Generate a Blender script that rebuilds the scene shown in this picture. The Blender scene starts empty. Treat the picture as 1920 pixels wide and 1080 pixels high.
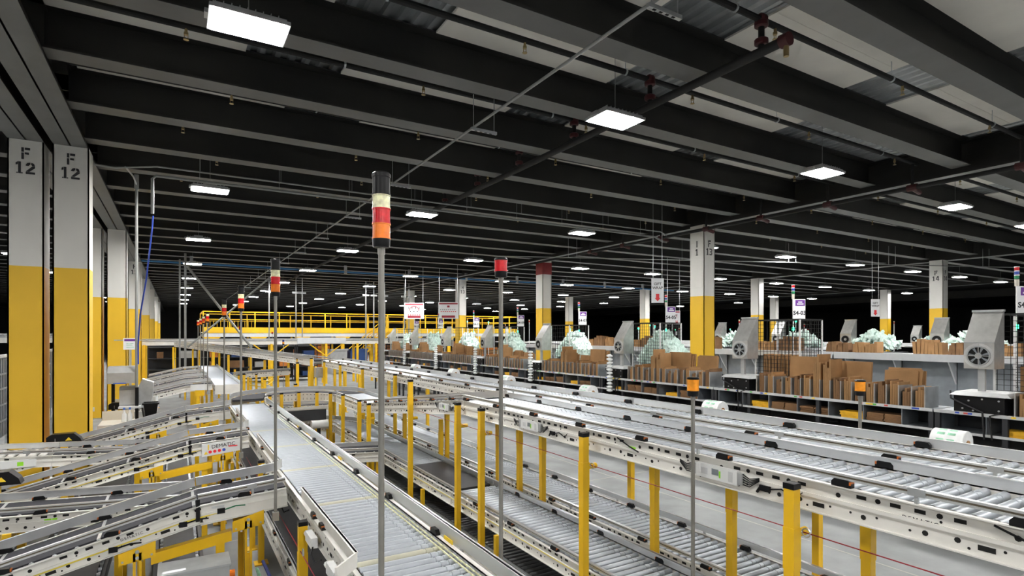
import bpy, bmesh, math, random
from mathutils import Vector, Matrix
random.seed(7)
sc = bpy.context.scene
COL = sc.collection
# ------------------------------------------------------------------ camera, world, exposure
H = 2.5
cam = bpy.data.cameras.new('camera'); camo = bpy.data.objects.new('camera', cam); COL.objects.link(camo)
camo.location = (0, 0, H); camo.rotation_euler = (math.pi/2, 0, -math.radians(30.82))
cam.sensor_width = 36; cam.lens = 1056.1/1920*36; cam.shift_y = 87.7/1920; cam.clip_end = 400; cam.clip_start = .05
sc.camera = camo
wd = bpy.data.worlds.new('world'); sc.world = wd; wd.use_nodes = True
wd.node_tree.nodes['Background'].inputs[0].default_value = (.62, .68, .78, 1)
wd.node_tree.nodes['Background'].inputs[1].default_value = .012
sc.view_settings.view_transform = 'Standard'; sc.view_settings.look = 'None'
sc.view_settings.gamma = 1; sc.view_settings.use_curve_mapping = False
sc.view_settings.exposure = 2.2
LED = 46.0

# ------------------------------------------------------------------ materials
MATS = {}
def mat(name, col, rough=.5, metal=0., var=.12, scale=6., bump=0., emit=0., trans=0., alpha=1., stretch=None, bscale=None):
    m = bpy.data.materials.new(name); m.use_nodes = True; MATS[name] = m
    nt = m.node_tree; N = nt.nodes; b = N['Principled BSDF']; L = nt.links
    c = (*col, 1)
    b.inputs['Roughness'].default_value = rough; b.inputs['Metallic'].default_value = metal
    if trans: b.inputs['Transmission Weight'].default_value = trans
    if alpha < 1: b.inputs['Alpha'].default_value = alpha
    if var or bump:
        tc = N.new('ShaderNodeTexCoord'); mp = N.new('ShaderNodeMapping'); nz = N.new('ShaderNodeTexNoise')
        if stretch: mp.inputs['Scale'].default_value = stretch
        nz.inputs['Scale'].default_value = scale; nz.inputs['Detail'].default_value = 5
        L.new(tc.outputs['Object'], mp.inputs[0]); L.new(mp.outputs[0], nz.inputs['Vector'])
        r = N.new('ShaderNodeValToRGB'); r.color_ramp.elements[0].position = .3; r.color_ramp.elements[1].position = .7
        r.color_ramp.elements[0].color = (*[x*(1-var) for x in col], 1)
        r.color_ramp.elements[1].color = (*[min(1, x*(1+var)) for x in col], 1)
        L.new(nz.outputs[0], r.inputs[0]); L.new(r.outputs[0], b.inputs['Base Color'])
        if bump:
            bn = N.new('ShaderNodeBump'); bn.inputs['Strength'].default_value = bump; bn.inputs['Distance'].default_value = .02
            if bscale:
                n2 = N.new('ShaderNodeTexNoise'); n2.inputs['Scale'].default_value = bscale
                L.new(mp.outputs[0], n2.inputs['Vector']); L.new(n2.outputs[0], bn.inputs['Height'])
            else: L.new(nz.outputs[0], bn.inputs['Height'])
            L.new(bn.outputs[0], b.inputs['Normal'])
    else: b.inputs['Base Color'].default_value = c
    if emit:
        b.inputs['Emission Color'].default_value = c; b.inputs['Emission Strength'].default_value = emit
    return m
mat('concrete', (.29,.30,.30), .72, 0, .20, 1.6, .05, bscale=14)
mat('joint', (.42,.40,.36), .7, 0, .1)
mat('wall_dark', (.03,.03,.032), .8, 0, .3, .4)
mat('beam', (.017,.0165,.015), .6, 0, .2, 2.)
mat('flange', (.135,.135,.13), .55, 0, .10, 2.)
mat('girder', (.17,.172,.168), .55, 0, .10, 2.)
mat('deck', (.46,.48,.49), .38, .7, .12, 3.)
mat('panel', (.80,.77,.70), .75, 0, .07, 1.2, .05, bscale=9)
mat('col_white', (.70,.69,.65), .5, 0, .04, 1.)
mat('col_yellow', (.83,.50,.02), .5, 0, .05, 1.2)
mat('col_maroon', (.25,.02,.02), .5)
mat('yellow', (.84,.50,.012), .38, 0, .07, 4.)
mat('white_frame', (.72,.705,.66), .38, 0, .07, 5.)
mat('galv', (.52,.54,.55), .32, .75, .14, 7.)
mat('alum', (.68,.69,.69), .30, .65, .07, 6., stretch=(1,.1,1))
mat('groove', (.16,.13,.09), .6)
mat('roller', (.43,.46,.495), .40, .55, .06, 9.)
mat('roller_tint', (.50,.49,.38), .42, .4, .06, 9.)
mat('roller_dark', (.10,.10,.10), .4, .5, .15, 9.)
mat('belt', (.032,.032,.039), .85, 0, .2, 18.)
mat('belt_black', (.018,.018,.02), .55, 0, .3, 10.)
mat('rubber', (.012,.012,.013), .5, 0, .2)
mat('plastic_black', (.008,.008,.009), .35, 0, .2)
mat('hole', (.006,.006,.006), .9, 0, 0)
mat('steel_pole', (.30,.29,.265), .35, .6, .1, 12.)
mat('stainless', (.62,.62,.60), .3, .8, .12, 8.)
mat('grey_box', (.42,.43,.43), .4, .3, .1)
mat('control', (.70,.71,.70), .45, 0, .05)
mat('lens_orange', (.95,.22,.02), .2, 0, .15, 30.)
mat('lens_amber_dim', (.9,.33,.03), .2, 0, .15, 30.)
mat('lens_red', (.65,.012,.02), .18, 0, .25, 30.)
mat('lens_clear', (.80,.76,.48), .12, 0, .3, 40.)
mat('lens_blue', (.03,.07,.35), .25)
mat('lens_green', (.02,.25,.10), .25)
mat('lens_lit_green', (.03,.85,.30), .3, 0, 0, emit=3.)
mat('eye_orange', (.5,.12,.012), .3, 0, 0)
mat('eye_red_lit', (1,.06,.02), .3, 0, 0, emit=1.5)
mat('led', (1,.985,.96), .5, 0, 0, emit=LED)
mat('lamp_housing', (.55,.56,.57), .35, .5, .1)
mat('pipe_black', (.008,.008,.008), .75, 0, .2)
mat('coupling_red', (.055,.006,.008), .5, 0, .25)
mat('brass', (.5,.38,.18), .35, .8, .1)
mat('conduit', (.30,.31,.30), .45, .5, .08)
mat('blue_pipe', (.03,.16,.36), .4, 0, .1)
mat('blue_hose', (.02,.06,.42), .4)
mat('cord_red', (.24,.008,.015), .5)
mat('cardboard', (.34,.185,.075), .8, 0, .2, 3., .05)
mat('cardboard_dark', (.22,.115,.05), .8, 0, .25, 4., .05)
mat('print', (.07,.05,.04), .8)
mat('mailer', (.85,.47,.02), .6, 0, .12, 14., .1)
mat('pillow', (.70,.86,.80), .35, 0, .08, 5.)
mat('film', (.80,.82,.82), .25, 0, .1, 9.)
mat('film_green', (.30,.62,.42), .4, 0, .3, 18.)
mat('wire_black', (.02,.02,.02), .4, .3)
mat('post_white', (.72,.72,.72), .4)
mat('bench_white', (.66,.68,.70), .4, .1, .05)
mat('shelf_steel', (.30,.33,.36), .35, .6, .12, 6.)
mat('shelf_dark', (.03,.032,.036), .5, .2)
mat('strip', (.55,.56,.56), .5)
mat('tag_green', (.08,.45,.06), .5, 0, 0); mat('tag_yellow', (.9,.62,.03), .5, 0, 0)
mat('tag_blue', (.04,.09,.5), .5, 0, 0); mat('tag_red', (.6,.08,.06), .5, 0, 0)
mat('label_lime', (.30,.75,.03), .6, 0, 0)
mat('bag_black', (.012,.012,.013), .35, 0, .3, 12., .3)
mat('sign_white', (.80,.80,.82), .45, 0, .02)
mat('sign_purple', (.13,.02,.27), .45, 0, 0)
mat('sign_red', (.75,.02,.03), .45, 0, 0)
mat('sign_maroon', (.36,.02,.04), .5, 0, 0)
mat('ink', (.025,.025,.03), .6, 0, 0)
mat('pallet_orange', (.62,.20,.03), .6, 0, .2)
mat('tote_blue', (.02,.06,.20), .5, 0, .1)
mat('panel_bluegrey', (.25,.275,.30), .5, .1, .1)
mat('cable_yellow', (.75,.60,.08), .5)
mat('cable_green', (.02,.16,.07), .5)
mat('cloth_blue', (.05,.14,.55), .6)
mat('bottle', (.75,.78,.80), .25, 0, .05)
mat('desk_cream', (.62,.58,.50), .5, 0, .05)
mat('rope', (.8,.55,.05), .6)

# ------------------------------------------------------------------ mesh builder
class MB:
    def __init__(s): s.v = []; s.f = []
    def add(s, vs, fs):
        o = len(s.v); s.v += [tuple(p) for p in vs]; s.f += [tuple(i+o for i in f) for f in fs]; return s
    HEX = [(0,3,2,1),(4,5,6,7),(0,1,5,4),(1,2,6,5),(2,3,7,6),(3,0,4,7)]
    def hexa(s, p): return s.add(p, MB.HEX)
    def box(s, x0, y0, z0, x1, y1, z1):
        if x0 > x1: x0, x1 = x1, x0
        if y0 > y1: y0, y1 = y1, y0
        if z0 > z1: z0, z1 = z1, z0
        return s.hexa([(x0,y0,z0),(x1,y0,z0),(x1,y1,z0),(x0,y1,z0),(x0,y0,z1),(x1,y0,z1),(x1,y1,z1),(x0,y1,z1)])
    def lbox(s, W, t0, t1, a0, a1, n0, n1):
        return s.hexa([W(t0,a0,n0),W(t1,a0,n0),W(t1,a1,n0),W(t0,a1,n0),W(t0,a0,n1),W(t1,a0,n1),W(t1,a1,n1),W(t0,a1,n1)])
    def prism(s, poly, fn, d0, d1):
        n = len(poly)
        vs = [fn(a, b, d0) for a, b in poly] + [fn(a, b, d1) for a, b in poly]
        fs = [tuple(range(n))[::-1], tuple(range(n, 2*n))] + [(i, (i+1) % n, n+(i+1) % n, n+i) for i in range(n)]
        return s.add(vs, fs)
    def lathe(s, p0, p1, prof, n=12):
        p0 = Vector(p0); p1 = Vector(p1); d = (p1-p0); L = d.length; d.normalize()
        a = d.orthogonal().normalized(); b = d.cross(a)
        vs = []; fs = []
        for t, r in prof:
            c = p0+d*(t*L)
            for k in range(n):
                q = 2*math.pi*k/n; vs.append(c+(a*math.cos(q)+b*math.sin(q))*r)
        m = len(prof)
        for i in range(m-1):
            for k in range(n):
                fs.append((i*n+k, i*n+(k+1) % n, (i+1)*n+(k+1) % n, (i+1)*n+k))
        fs.append(tuple(range(n))[::-1]); fs.append(tuple(range((m-1)*n, m*n)))
        return s.add(vs, fs)
    def cyl(s, p0, p1, r, n=12): return s.lathe(p0, p1, [(0, r), (1, r)], n)
    def tube(s, pts, r, n=8):
        pts = [Vector(p) for p in pts]; vs = []; fs = []; a = None
        for i, p in enumerate(pts):
            d = (pts[min(i+1, len(pts)-1)]-pts[max(i-1, 0)]).normalized()
            a = d.orthogonal().normalized() if a is None else (a-d*a.dot(d)).normalized()
            b = d.cross(a)
            for k in range(n):
                q = 2*math.pi*k/n; vs.append(p+(a*math.cos(q)+b*math.sin(q))*r)
        for i in range(len(pts)-1):
            for k in range(n): fs.append((i*n+k, i*n+(k+1) % n, (i+1)*n+(k+1) % n, (i+1)*n+k))
        fs.append(tuple(range(n))[::-1]); fs.append(tuple(range((len(pts)-1)*n, len(pts)*n)))
        return s.add(vs, fs)
    def mesh(s, name, off=(0,0,0), smooth=False):
        me = bpy.data.meshes.new(name)
        me.from_pydata([(x-off[0], y-off[1], z-off[2]) for x, y, z in s.v], [], s.f)
        bm = bmesh.new(); bm.from_mesh(me); bmesh.ops.recalc_face_normals(bm, faces=bm.faces); bm.to_mesh(me); bm.free()
        if smooth:
            me.polygons.foreach_set('use_smooth', [True]*len(me.polygons))
            try: me.set_sharp_from_angle(angle=math.radians(35))
            except Exception: pass
        return me
def mb(): return MB()

ORD = ['first','second','third','fourth','fifth','sixth','seventh','eighth','ninth','tenth','eleventh','twelfth']
def NTH(k):
    return (ORD+['thirteenth','fourteenth','fifteenth','sixteenth','seventeenth','eighteenth','nineteenth','twentieth','twenty-first','twenty-second','twenty-third','twenty-fourth','twenty-fifth','twenty-sixth'])[k]
def tag(o, label=None, cat=None, group=None, kind=None):
    if label: o['label'] = label
    if cat: o['category'] = cat
    if group: o['group'] = group
    if kind: o['kind'] = kind
    return o
def thing(name, loc, label, cat, group=None):
    o = bpy.data.objects.new(name, None); COL.objects.link(o); o.location = loc; o.empty_display_size = .1
    o['_w'] = tuple(loc); return tag(o, label, cat, group)
def wloc(o):
    w = Vector((0, 0, 0))
    while o is not None:
        w += Vector(o.location); o = o.parent
    return w
def part(name, m, material, parent=None, smooth=False, off=None, label=None, kind=None):
    """m is built in world coordinates; the object sits at its parent's origin."""
    w = wloc(parent) if parent else Vector(off or (0, 0, 0))
    me = m.mesh(name, w, smooth); me.materials.append(MATS[material])
    o = bpy.data.objects.new(name, me); COL.objects.link(o)
    if parent: o.parent = parent
    else: o.location = w
    return tag(o, label, None, None, kind)
def inst(name, me, loc, parent=None, rot=None):
    o = bpy.data.objects.new(name, me); COL.objects.link(o)
    if parent: o.parent = parent; o.location = Vector(loc)-wloc(parent)
    else: o.location = loc
    if rot: o.rotation_euler = rot
    return o
def shared(name, m, material, smooth=False):
    me = m.mesh(name, (0, 0, 0), smooth); me.materials.append(MATS[material]); return me
def copy_tree(o, parent=None):
    c = o.copy(); COL.objects.link(c); c.parent = parent
    for ch in o.children: copy_tree(ch, c)
    return c
def one(name, m, material, label, cat, group=None, loc=(0,0,0), smooth=False, kind=None):
    o = part(name, m, material, None, smooth, loc); return tag(o, label, cat, group, kind)
def struct(name, m, material, label=None, parent=None):
    o = part(name, m, material, parent); tag(o, label, None, None, 'structure'); return o

FONT = None
def text_mb(txt, origin, ux, uz, size, depth=.003, weight=0., align='CENTER', spacing=1.):
    """lettering as flat raised geometry; ux = reading direction, uz = up"""
    cu = bpy.data.curves.new('t', 'FONT'); cu.body = txt; cu.size = size; cu.extrude = depth/2; cu.offset = weight
    cu.align_x = align; cu.align_y = 'CENTER'; cu.resolution_u = 2; cu.space_character = spacing
    ob = bpy.data.objects.new('t', cu); COL.objects.link(ob)
    dg = bpy.context.evaluated_depsgraph_get(); me = bpy.data.meshes.new_from_object(ob.evaluated_get(dg))
    ux = Vector(ux).normalized(); uz = Vector(uz).normalized(); un = ux.cross(uz); o = Vector(origin)
    m = MB(); m.add([o+ux*v.co.x+uz*v.co.y+un*v.co.z for v in me.vertices], [tuple(p.vertices) for p in me.polygons])
    bpy.data.objects.remove(ob); bpy.data.curves.remove(cu); bpy.data.meshes.remove(me)
    return m

GL = {'F': [[(0,0),(.17,0),(.17,.56),(0,.56)],[(0,.62),(.17,.62),(.17,1),(0,1)],[(.23,.80),(.58,.80),(.58,1),(.23,1)],[(.23,.42),(.50,.42),(.50,.60),(.23,.60)]],
      'H': [[(0,0),(.17,0),(.17,1),(0,1)],[(.45,0),(.62,0),(.62,1),(.45,1)],[(.21,.42),(.41,.42),(.41,.6),(.21,.6)]],
      'I': [[(.1,0),(.28,0),(.28,1),(.1,1)]],
      '1': [[(.12,0),(.30,0),(.30,1),(.12,1)],[(-.04,.70),(.10,.76),(.10,1),(-.04,.88)],[(0,0),(.10,0),(.10,.10),(0,.10)],[(.32,0),(.42,0),(.42,.10),(.32,.10)]],
      '2': [[(0,0),(.62,0),(.62,.18),(0,.18)],[(0,.20),(.24,.20),(.62,.56),(.62,.68),(.42,.68)],[(.44,.70),(.62,.70),(.56,.92),(.38,1),(.35,.84)],[(.31,1),(.12,.95),(0,.78),(0,.70),(.18,.70),(.31,.84)]],
      '3': [[(.0,.84),(.42,.84),(.60,.70),(.60,.82),(.46,1),(.0,1)],[(.44,.82),(.62,.80),(.58,.56),(.44,.50)],[(.16,.44),(.42,.44),(.42,.58),(.16,.58)],[(.44,.48),(.60,.42),(.62,.16),(.44,.18)],[(0,0),(.46,0),(.60,.13),(.42,.16),(0,.16)]],
      '4': [[(.36,0),(.54,0),(.54,.20),(.36,.20)],[(.0,.22),(.66,.22),(.66,.38),(.0,.38)],[(.36,.40),(.54,.40),(.54,1),(.36,1)],[(0,.40),(.16,.40),(.34,.76),(.34,1),(.28,1)]]}
GW = {'F': .58, 'H': .62, 'I': .38, '1': .42, '2': .62, '3': .62, '4': .66}
def stencil(txt, origin, ux, uz, size, depth=.004):
    ux = Vector(ux); uz = Vector(uz); un = ux.cross(uz); o = Vector(origin); m = MB()
    tot = sum(GW[c] for c in txt)+.20*(len(txt)-1); x = -tot/2
    for c in txt:
        for poly in GL[c]: m.prism(poly, lambda a, b, d, x=x: o+ux*((x+a)*size)+uz*((b-.5)*size)+un*d, 0, depth)
        x += GW[c]+.20
    return m
# ------------------------------------------------------------------ the room
XL, XR, YN, YF = -62, 96, -30, 92
MATS['plastic_black'].node_tree.nodes['Principled BSDF'].inputs['Specular IOR Level'].default_value = .22
MATS['concrete'].node_tree.nodes['Principled BSDF'].inputs['Specular IOR Level'].default_value = .25
struct('floor', mb().box(XL, YN, -.1, XR, YF, 0), 'concrete', 'smooth grey concrete warehouse floor')
fl = bpy.data.objects['floor']
for x in (-20, -8, 1.9, 6.6, 12.5, 25): part('joint_line', mb().box(x-.012, YN+1, .0, x+.012, YF-1, .0015), 'joint', fl)
for y in (-2, 2.3, 7.6, 13.2, 21, 30, 45): part('joint_line', mb().box(XL+1, y-.012, .0, XR-1, y+.012, .0015), 'joint', fl)
ZB, ZD = 5.8, 6.31
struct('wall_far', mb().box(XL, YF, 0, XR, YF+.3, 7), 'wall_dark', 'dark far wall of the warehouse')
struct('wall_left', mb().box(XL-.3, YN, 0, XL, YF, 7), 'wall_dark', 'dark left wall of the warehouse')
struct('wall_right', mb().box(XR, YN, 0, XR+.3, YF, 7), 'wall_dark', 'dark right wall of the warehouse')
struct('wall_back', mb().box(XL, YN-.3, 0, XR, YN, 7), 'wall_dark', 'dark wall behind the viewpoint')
# corrugated deck: ribs run along Y
def corr(x0, x1, y0, y1):
    m = MB(); p = .19; x = x0; prof = []
    while x < x1:
        prof += [(x, 0), (x+.06, 0), (x+.085, .05), (x+.165, .05)]; x += p
    n = len(prof)
    m.add([(a, y0, ZD+b) for a, b in prof]+[(a, y1, ZD+b) for a, b in prof], [(i, i+1, n+i+1, n+i) for i in range(n-1)])
    m.box(x0, y0, ZD+.06, x1, y1, ZD+.12)
    return m
ceil = struct('ceiling', corr(-30, 44, -14, 72), 'deck', 'corrugated metal deck ceiling on dark steel beams')
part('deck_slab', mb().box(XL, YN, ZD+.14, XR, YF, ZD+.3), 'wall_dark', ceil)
BY = [8.45+1.733*k for k in range(-8, 41)]
GX = [-45.0, -31.0, -17.0, -2.1, -1.52, 13.45, 28.4, 43.4, 58.4]
def ibeam(L, d, fw, tf=.018, tw=.012):      # along +X from 0..L, bottom at z=0
    return (mb().box(0, -fw/2, 0, L, fw/2, tf).box(0, -fw/2, d-tf, L, fw/2, d).box(0, -tw/2, tf, L, tw/2, d-tf)
            .box(.02, -.004, tf, .03, fw/2, d-tf))
bays = [(-17.0, -2.1), (-1.52, 13.45), (13.45, 28.4), (28.4, 43.4), (-31.0, -17.0)]
for bi, (a, b) in enumerate(bays):
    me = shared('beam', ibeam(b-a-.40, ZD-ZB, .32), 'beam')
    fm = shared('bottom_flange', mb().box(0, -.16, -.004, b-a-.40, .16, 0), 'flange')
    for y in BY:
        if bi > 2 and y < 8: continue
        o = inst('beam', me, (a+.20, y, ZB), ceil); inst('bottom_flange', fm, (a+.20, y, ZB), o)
ZG = 5.67
def girder(x, w=.46):
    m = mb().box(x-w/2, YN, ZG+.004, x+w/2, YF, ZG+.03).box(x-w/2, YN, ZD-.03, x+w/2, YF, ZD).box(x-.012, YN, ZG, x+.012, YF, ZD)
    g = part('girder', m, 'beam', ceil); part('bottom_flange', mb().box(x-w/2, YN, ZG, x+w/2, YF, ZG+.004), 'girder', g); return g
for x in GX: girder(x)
# flat light boards screwed to the deck, corrugated strips left open between them
pm = {}
for k in range(0, 12):
    y0 = BY[k]+.17; y1 = BY[k]+1.733-.17
    off = .75*(k % 2)
    for j in range(-1, 8):
        x0 = -1.2+j*4.0-off; x1 = x0+2.75
        for q0, q1 in ((x0, x1),):
            if q1 < -1.2 or q0 > 27: continue
            L = q1-q0
            me = pm.setdefault(round(L, 2), shared('ceiling_board', mb().box(0, 0, 0, L, 1.733-.34, .025).box(.0, .66, -.004, L, .668, 0), 'panel'))
            if q0 < 13.2 < q1: continue
            inst('ceiling_board', me, (q0, y0, ZD-.03), ceil)

# ------------------------------------------------------------------ columns
def column(x0, y0, w, d, lines, lab, zy=3.62, top=ZG, band=False, left=None, drop=0.):
    t = thing('column', (x0+w/2, y0+d/2, 0), lab, 'column')
    def shell(z0, z1):   # steel box column with raised flange edges
        m = mb().box(x0+.012, y0+.008, z0, x0+w-.012, y0+d-.008, z1)
        m.box(x0, y0, z0, x0+.022, y0+d, z1); m.box(x0+w-.022, y0, z0, x0+w, y0+d, z1); m.box(x0, y0, z0, x0+w, y0+.016, z1)
        return m
    part('lower_shaft', shell(.02, zy), 'col_yellow', t, label='yellow painted lower shaft')
    part('upper_shaft', shell(zy, top), 'col_white', t, label='white painted upper shaft')
    part('base_plate', mb().box(x0-.08, y0-.08, 0, x0+w+.08, y0+d+.08, .025), 'galv', t)
    if band: part('band', mb().box(x0-.006, y0-.006, top-.62, x0+w+.006, y0+d+.006, top-.12), 'col_maroon', t, label='maroon band')
    if lines:
        z = top-.15-drop
        for i, s in enumerate(lines):
            part('lettering', stencil(s, (x0+w/2, y0-.001, z-.07-i*.235), (1,0,0), (0,0,1), .19), 'ink', t, label='black stencilled '+s)
    if left:
        for i, s in enumerate(left):
            part('lettering', stencil(s, (x0-.001, y0+d/2, top-.22-drop-i*.235), (0,-1,0), (0,0,1), .19), 'ink', t, label='black stencilled '+s)
    return t
column(-1.76, 11.93, .49, .49, ['F','12'], 'white and yellow column marked F 12, right of the nearest pair')
column(-2.33, 11.93, .46, .49, ['F','12'], 'white and yellow column marked F 12, left of the nearest pair')
column(-1.78, 20.7, .49, .49, None, 'white and yellow column right behind the F 12 pair')
column(-2.35, 20.7, .46, .49, None, 'white and yellow column left of the pair behind F 12')
column(-1.78, 29.3, .49, .49, ['H','12'], 'white and yellow column marked H 12 behind the vertical conduit')
nn = ['fourth','fifth','sixth','seventh','eighth']
for i, y in enumerate((38.0, 46.7, 55.4, 64.1)):
    column(-1.78, y, .49, .49, None, 'white and yellow column, %s from the front in the left row' % nn[i])
column(13.0, 11.05, .46, .5, ['F','13'], 'white and yellow column marked F 13 beyond the packing stations', left=['I','1'], drop=.32)
column(13.25, 19.7, .46, .5, None, 'white and yellow column with a maroon band near its top', band=True)
column(13.9, 29.2, .46, .5, ['H','13'], 'white and yellow column marked H 13 in front of the yellow platform', drop=.25)
column(14.3, 38.4, .46, .5, None, 'white and yellow column behind the hanging red and white board')
column(27.8, 11.1, .46, .5, ['F','14'], 'white and yellow column marked F 14 at the right', left=['F','14'], drop=.32)
column(28.0, 20.0, .46, .5, None, 'white and yellow column between F 13 and F 14')
column(28.0, 28.9, .46, .5, None, 'pale far column seen past the hanging gift wrap sign')
column(42.8, 20.4, .46, .5, None, 'far column in the dark right of the purple sign')
column(42.8, 29.0, .46, .5, None, 'far column in the dark beyond the second packing row')
column(28.2, 38.0, .46, .5, None, 'far column in the dark above the middle stations')
column(43.0, 12.2, .46, .5, None, 'dim far column right of the F 14 column')

# ------------------------------------------------------------------ ceiling services
def pipe_y(name, x, z, r, y0, y1, m, label, hang=None):
    t = thing(name, (x, (y0+y1)/2, z), label, 'pipe')
    part('pipe_run', mb().cyl((x, y0, z), (x, y1, z), r, 12), m, t, True); return t
mp = pipe_y('sprinkler_main', 5.65, 5.68, .055, 3.75, 60, 'pipe_black', 'black sprinkler main pipe running under the middle of the beams')
cpl = shared('coupling', mb().lathe((0,0,-.035),(0,0,.035), [(0,.06),(.15,.075),(.85,.075),(1,.06)], 12), 'coupling_red', True)
cpx = shared('coupling', mb().lathe((-.05,0,0),(.05,0,0), [(0,.05),(.2,.068),(.8,.068),(1,.05)], 12), 'coupling_red', True)
part('end_cap', mb().cyl((5.65,3.66,5.68),(5.65,3.76,5.68), .075, 12), 'coupling_red', mp, True)
part('drain_plug', mb().cyl((5.65,3.70,5.50),(5.65,3.70,5.66), .028, 10), 'brass', mp, True)
for k in range(0, 7):
    y = BY[5+k]+.75
    part('riser', mb().cyl((5.65, y, 5.70), (5.65, y, 6.06), .034, 10), 'pipe_black', mp, True)
    inst('coupling', cpl, (5.65, y, 5.79), mp); inst('coupling', cpl, (5.65, y, 5.99), mp)
spk = (mb().cyl((0,0,-.03),(0,0,-.07),.016,8).cyl((0,0,-.07),(0,0,-.10),.024,8).box(-.022,-.003,-.15,-.016,.003,-.09).box(.016,-.003,-.15,.022,.003,-.09).cyl((0,0,-.15),(0,0,-.156),.03,10))
spm = shared('sprinkler_head', spk, 'brass')
hgm = shared('pipe_hanger', mb().lathe((-.012,0,0),(.012,0,0),[(0,.046),(1,.046)],12).cyl((0,0,.03),(0,0,.31),.005,6), 'galv')
for k in range(0, 7):
    y = BY[5+k]+.75
    b = thing('sprinkler_branch_pipe', (5.65, y, 6.04), 'black sprinkler branch pipe in the %s beam gap from the front' % ORD[k], 'pipe', 'sprinkler branch pipes between beams')
    part('pipe_run', mb().cyl((-1.2, y, 6.04), (13.2, y, 6.04), .036, 10), 'pipe_black', b, True)
    inst('coupling', cpx, (5.65, y, 6.04), b)
    for j in range(5): inst('sprinkler_head', spm, (.1+2.9*j+(.6 if k % 2 else 0), y, 6.04), b)
    for j in range(4): inst('pipe_hanger', hgm, (1.9+3.3*j, y, 6.04), b)
for k in range(5):
    y = BY[6+k]+.75
    b = thing('sprinkler_branch_pipe', (20, y, 6.04), 'black sprinkler branch pipe beyond the right girder, %s beam gap' % ORD[k], 'pipe', 'sprinkler branch pipes right of the girder')
    part('pipe_run', mb().cyl((13.7, y, 6.04), (28.1, y, 6.04), .036, 10), 'pipe_black', b, True)
    for j in range(4): inst('sprinkler_head', spm, (15.2+3.2*j, y, 6.04), b)
gp = pipe_y('sprinkler_main', 12.9, 5.50, .045, 2.0, 60, 'pipe_black', 'sprinkler main with red couplings under the right girder')
for k in range(8):
    y = 3.95+1.733*k
    part('riser', mb().cyl((12.9, y, 5.52), (12.9, y, 5.98), .03, 8), 'pipe_black', gp, True)
    part('coupling', mb().cyl((12.9, y-.09, 5.50), (12.9, y+.09, 5.50), .07, 10), 'coupling_red', gp, True)
    part('tee', mb().cyl((12.86, y, 5.5), (13.2, y, 5.44), .05, 10), 'coupling_red', gp, True)
# thin conduit on strut trapezes
tc = thing('conduit_run', (3.72, 12, 5.52), 'long thin conduit hung on strut trapezes under the beams', 'conduit')
part('conduit', mb().cyl((3.72, 3.5, 5.52), (3.72, 58, 5.52), .018, 8), 'conduit', tc, True)
for k in range(12):
    y = 3.74+3.55*k
    s = part('trapeze', mb().box(3.66, y-.02, 5.46, 4.08, y+.02, 5.50), 'galv', tc)
    part('hanger_rod', mb().cyl((3.70, y, 5.48), (3.70, y, 5.98), .006, 6).cyl((4.04, y, 5.48), (4.04, y, 5.98), .006, 6), 'galv', s)
    part('slot', mb().box(3.72, y-.012, 5.4585, 3.76, y+.012, 5.461).box(3.80, y-.012, 5.4585, 3.84, y+.012, 5.461).box(3.88, y-.012, 5.4585, 3.92, y+.012, 5.461).box(3.96, y-.012, 5.4585, 4.0, y+.012, 5.461), 'hole', s)
rt = thing('conduit_run', (12, 15, 5.1), 'thin conduit crossing the right bay below the lamps', 'conduit')
part('conduit', mb().cyl((9.5, 17.2, 5.25), (30, 9.0, 5.25), .016, 8), 'conduit', rt, True)
for k in range(5):
    x = 12+4*k; y = 17.2-(x-9.5)*.4
    part('hanger_rod', mb().cyl((x, y, 5.25), (x, y, 5.98), .006, 6).cyl((x+.3, y-.1, 5.25), (x+.3, y-.1, 5.98), .006, 6), 'galv', rt)
for n, (y, z, x0) in enumerate(((12.35, 5.62, -1.2), (12.58, 5.50, -.35))):
    c = thing('cross_conduit', (6, y, z), ('upper' if n == 0 else 'lower')+' grey conduit crossing under the beams along the second lamp row', 'conduit')
    pts = [(-1.24, y-.05, 5.50), (-.95, y, 5.50), (-.3, y, z)] if n == 0 else [(-.38, y, 4.78), (-.38, y, z-.06), (-.32, y, z)]
    part('conduit', mb().tube(pts+[(12.6, y, z), (12.95, y, z-.12), (13.1, y, z-.12)], .028 if n else .018, 8), 'conduit', c, True)
    for k in range(9): part('hanger_rod', mb().cyl((.4+1.45*k, y, z), (.4+1.45*k, y, ZB+.2), .004, 6), 'galv', c)
hz = thing('air_hose', (-.5, 13.2, 0), 'blue air hose dropping from the ceiling conduit beside the column', 'hose')
part('hose', mb().tube([(-.38,12.85,4.79),(-.40,12.9,4.5),(-.50,13.2,3.6),(-.62,13.6,2.9),(-.66,13.75,2.3),(-.66,13.8,1.9)], .014, 8), 'blue_hose', hz, True)
vp = thing('vertical_conduit', (-.70, 14, 0), 'tall grey conduit pole between the desk hood and the ceiling', 'pole')
part('pole', mb().cyl((-.70,14,0), (-.70,14,5.6), .028, 12), 'conduit', vp, True)
part('top_clamp', mb().box(-.74,13.96,5.5,-.66,14.04,5.81), 'galv', vp)
part('braided_sleeve', mb().tube([(-.70,14,5.6),(-.74,13.7,5.7),(-.85,13.3,5.78)], .016, 6), 'galv', vp)
bp = thing('blue_pipe', (10, 27.2, 5.5), 'long blue pipe crossing below the far beams', 'pipe')
part('pipe_run', mb().cyl((-1.2,27.2,5.5),(29,27.2,5.5), .045, 8), 'blue_pipe', bp, True)
for k in range(9): part('pipe_clip', mb().box(.5+3.2*k, 27.15, 5.42, .62+3.2*k, 27.25, 5.8), 'galv', bp)

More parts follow.
